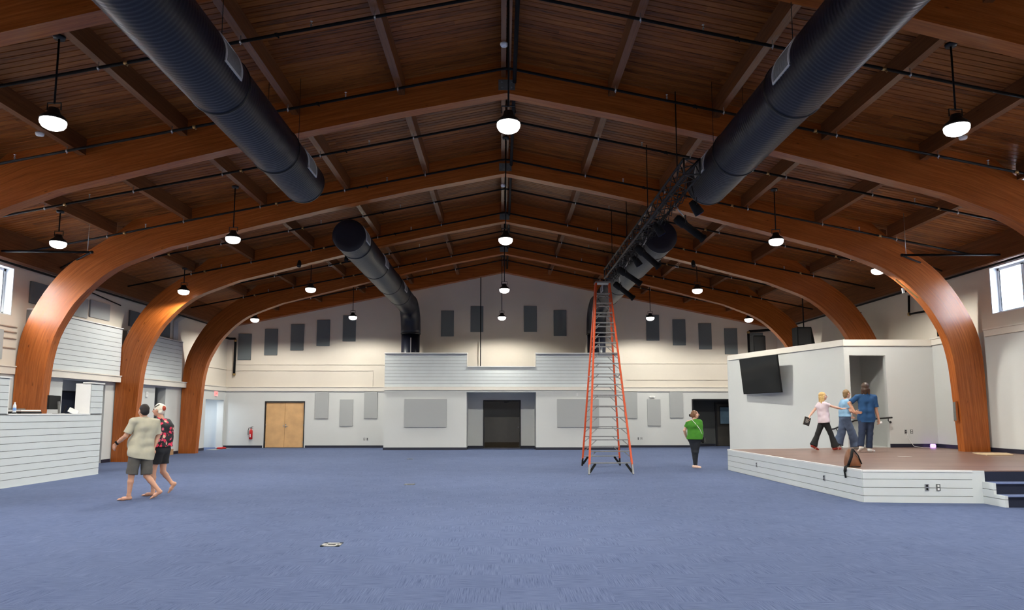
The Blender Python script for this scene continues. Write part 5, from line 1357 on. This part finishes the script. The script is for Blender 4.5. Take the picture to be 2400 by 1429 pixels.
MB().lathe(tuple(V3(L3) + V3((.105, -.165, 1.285))), [(.012, -.018), (.018, 0), (.012, .018)], 10).build('shirt_emblem', 'white', t)
b = thing('shoulder_bag', 'small black and white crossbody bag at the green-shirted woman\'s hip', 'bag', tuple(V3(L3) + V3((.22, -.1, .8))))
o3 = V3(L3)
MB().box(*(o3[0] + .175, o3[0] + .27), *(o3[1] - .17, o3[1] - .02), .73, .90).build('pouch', 'matte_black', b, bevel=.025)
MB().box(*(o3[0] + .265, o3[0] + .276), *(o3[1] - .15, o3[1] - .04), .76, .87).build('flap', mat('grey_flap', (.35, .34, .32), .6, var=.15, scale=30), b)
MB().tube([tuple(o3 + V3(p)) for p in ((.21, -.10, .89), (.175, -.19, 1.0), (.115, -.215, 1.13), (.04, -.20, 1.24), (-.045, -.13, 1.36), (-.07, -.02, 1.42), (-.06, .10, 1.36), (.02, .16, 1.2), (.16, .12, 1.0), (.22, -.02, .89))], .009, 6).build('strap', mat('pale_strap', (.55, .56, .5), .7, var=.05), b)

# girl with a book on the stage
L4 = (9.05, 19.13, STAGE)
S_ = STAGE
J = dict(head=(.0, .0, 1.50), neck=(-.025, .01, 1.37), chest=(-.03, .015, 1.19), belly=(-.01, .01, 1.0), shL=(-.06, .12, 1.28), shR=(.0, -.11, 1.275), hipL=(-.015, .07, .80), hipR=(-.005, -.07, .80),
         elR=(.255, -.13, 1.19), wrR=(.475, -.10, 1.145), tiR=(.60, -.08, 1.175), elL=(-.235, .16, 1.06), wrL=(-.36, .12, .93), tiL=(-.44, .08, .83),
         knR=(.13, -.08, .46), anR=(.24, -.08, .10), heR=(.20, -.08, .035), toR=(.37, -.08, .045), knL=(-.165, .07, .45), anL=(-.30, .07, .13), heL=(-.335, .07, .10), toL=(-.195, .06, .022))
t, P, at = person('blonde girl in a pale pink shirt and black flared trousers striding across the stage', L4, J, math.radians(-8), dict(
    skin=SK3, girth=.86, limb=.80, head=.97, palmR=(0, 0, -1), thumbR=(0, -1, .3), curlR=.15, palmL=(1, 0, 0), thumbL=(0, -1, 0), curlL=.9, hand=.92,
    top=dict(name='shirt', mat=cl('pale_pink_shirt', (.66, .55, .60), .05), sleeve=.46, hem=.765, drop=.028, loose=.022, fold=.003, slope=(.12, 0)),
    legs=dict(name='trousers', mat=cl('black_trousers', (.008, .008, .010)), kind='pants', r0=.098, r1=.066, r2=.075, len=1.0, flare=.105, top=.82, fold=.0015),
    hair=dict(mat=mat('blonde_hair', (.56, .36, .13), .45, var=.25, scale=60), add=[('e', (-.026, 0, .032), (.10, .084, .097)), ('e', (-.055, 0, -.03), (.06, .078, .075)), ('c', (-.06, -.03, -.05), (-.065, -.075, -.24), .055, .022), ('c', (-.06, .03, -.05), (-.09, .05, -.20), .055, .02), ('c', (-.008, -.078, .0), (-.012, -.09, -.14), .022, .018)]),
    shoes=mat('red_sandals', (.32, .035, .025), .5, var=.2)))
bk = thing('book', 'dark book with pale lettering held behind the blonde girl', 'book', tuple(V3(L4) + V3((-.46, .06, .80))), None, (0, math.radians(18), math.radians(6)))
MB().box(-.09, .09, -.012, -.009, -.115, .115).box(-.09, .09, .009, .012, -.115, .115).box(.085, .09, -.012, .012, -.115, .115).build('cover', mat('book_cover', (.022, .020, .020), .5, var=.2), bk, origin=(0, 0, 0))
MB().box(-.085, .085, -.009, .009, -.11, .11).build('pages', mat('book_pages', (.55, .45, .30), .8, var=.08), bk, origin=(0, 0, 0))
cvm = MB()
for i in range(4): cvm.box(-.05, .05 - .02 * (i % 2), -.0135, -.012, .05 - .03 * i, .065 - .03 * i)
cvm.build('cover_print', mat('cover_print', (.42, .40, .36), .6, var=.2, scale=90), bk, origin=(0, 0, 0))

# woman in light blue behind
L5 = (10.03, 19.75, STAGE)
J = dict(head=(.02, .01, 1.585), neck=(-.015, .02, 1.45), chest=(-.055, .02, 1.26), belly=(-.065, .02, 1.06), shL=(-.05, .14, 1.355), shR=(-.06, -.13, 1.35), hipL=(-.075, .08, .86), hipR=(-.075, -.07, .86),
         elR=(.0, -.18, 1.09), wrR=(.19, -.14, 1.005), tiR=(.34, -.12, .955), elL=(.02, .18, 1.08), wrL=(.13, .16, .95), tiL=(.26, .13, .87),
         knR=(.06, -.07, .48), anR=(.17, -.07, .09), heR=(.13, -.07, .035), toR=(.31, -.08, .025), knL=(-.155, .08, .46), anL=(-.29, .08, .14), heL=(-.33, .08, .10), toL=(-.17, .07, .024))
t, P, at = person('woman in a light blue shirt and wide jeans walking behind the girl on stage', L5, J, math.radians(12), dict(
    skin=SK2, girth=1.0, limb=.92, bust=(1, 0, 0), palmR=(0, 0, -1), thumbR=(0, -.2, 1), curlR=.35, palmL=(0, -1, 0), thumbL=(0, 0, 1),
    top=dict(name='shirt', mat=cl('light_blue_shirt', (.235, .41, .60), .05), sleeve=.70, hem=.925, drop=.015, loose=.016, fold=.0025),
    legs=dict(name='jeans', mat=cl('wide_jeans', (.075, .105, .175), .22, 5), kind='pants', r0=.112, r1=.105, r2=.12, len=1.0, flare=.155, top=.965, fold=.003),
    hair=dict(mat=mat('dark_blonde_hair', (.24, .14, .06), .5, var=.35, scale=45), add=[('e', (-.026, 0, .032), (.10, .084, .097)), ('e', (-.06, 0, -.045), (.055, .066, .08)), ('c', (-.07, 0, -.06), (-.055, 0, -.15), .045, .018)]),
    shoes='white'))

# man in a blue polo shirt, seen from behind
L6 = (9.72, 18.1, STAGE)
J = dict(head=(.0, .02, 1.70), neck=(.0, .0, 1.55), chest=(-.005, .0, 1.35), belly=(-.02, -.01, 1.09), shL=(-.225, .02, 1.455), shR=(.20, -.03, 1.445), hipL=(-.11, .02, .88), hipR=(.07, .0, .88),
         elL=(-.435, .06, 1.29), wrL=(-.345, -.04, 1.055), tiL=(-.20, -.13, 1.03), elR=(.225, -.04, 1.12), wrR=(.27, -.06, .87), tiR=(.285, -.07, .73),
         knL=(-.165, .0, .485), anL=(-.235, -.03, .14), heL=(-.235, -.10, .115), toL=(-.235, .08, .026), knR=(.045, .01, .49), anR=(.005, .0, .095), heR=(-.01, -.03, .04), toR=(.15, .05, .028))
t, P, at = person('tall man in a navy polo shirt and jeans on stage, hand on hip', L6, J, math.radians(62), dict(
    skin=SK1, girth=1.0, limb=1.0, eyes=False, head=1.03, palmL=(1, 0, 0), thumbL=(0, -1, 0), curlL=.25, palmR=(-1, 0, 0), thumbR=(0, 1, 0), curlR=1.0,
    top=dict(name='polo_shirt', mat=cl('navy_polo', (.012, .062, .165), .08), sleeve=.80, hem=.785, drop=.022, loose=.018, fold=.0026, collar=True),
    legs=dict(name='jeans', mat=cl('dark_jeans', (.018, .030, .068), .2, 5), kind='pants', r0=.115, r1=.082, r2=.078, len=.96, top=.86, fold=.0022),
    hair=dict(mat=mat('brown_hair', (.055, .026, .014), .5, var=.3, scale=50), add=[('e', (-.02, 0, .035), (.11, .096, .105)), ('e', (-.05, 0, -.05), (.075, .092, .09)), ('c', (-.05, -.06, -.06), (-.05, -.075, -.15), .05, .03), ('c', (-.05, .06, -.06), (-.05, .075, -.15), .05, .03), ('c', (-.07, 0, -.06), (-.07, 0, -.15), .06, .035)]),
    shoes='white'))
MB().lathe(tuple(V3(L6) + P['wrR'] + V3((.035, -.045, -.10))), [(.022, -.02), (.03, -.015), (.03, .03), (.02, .035)], 12).build('held_cup', 'white', t)
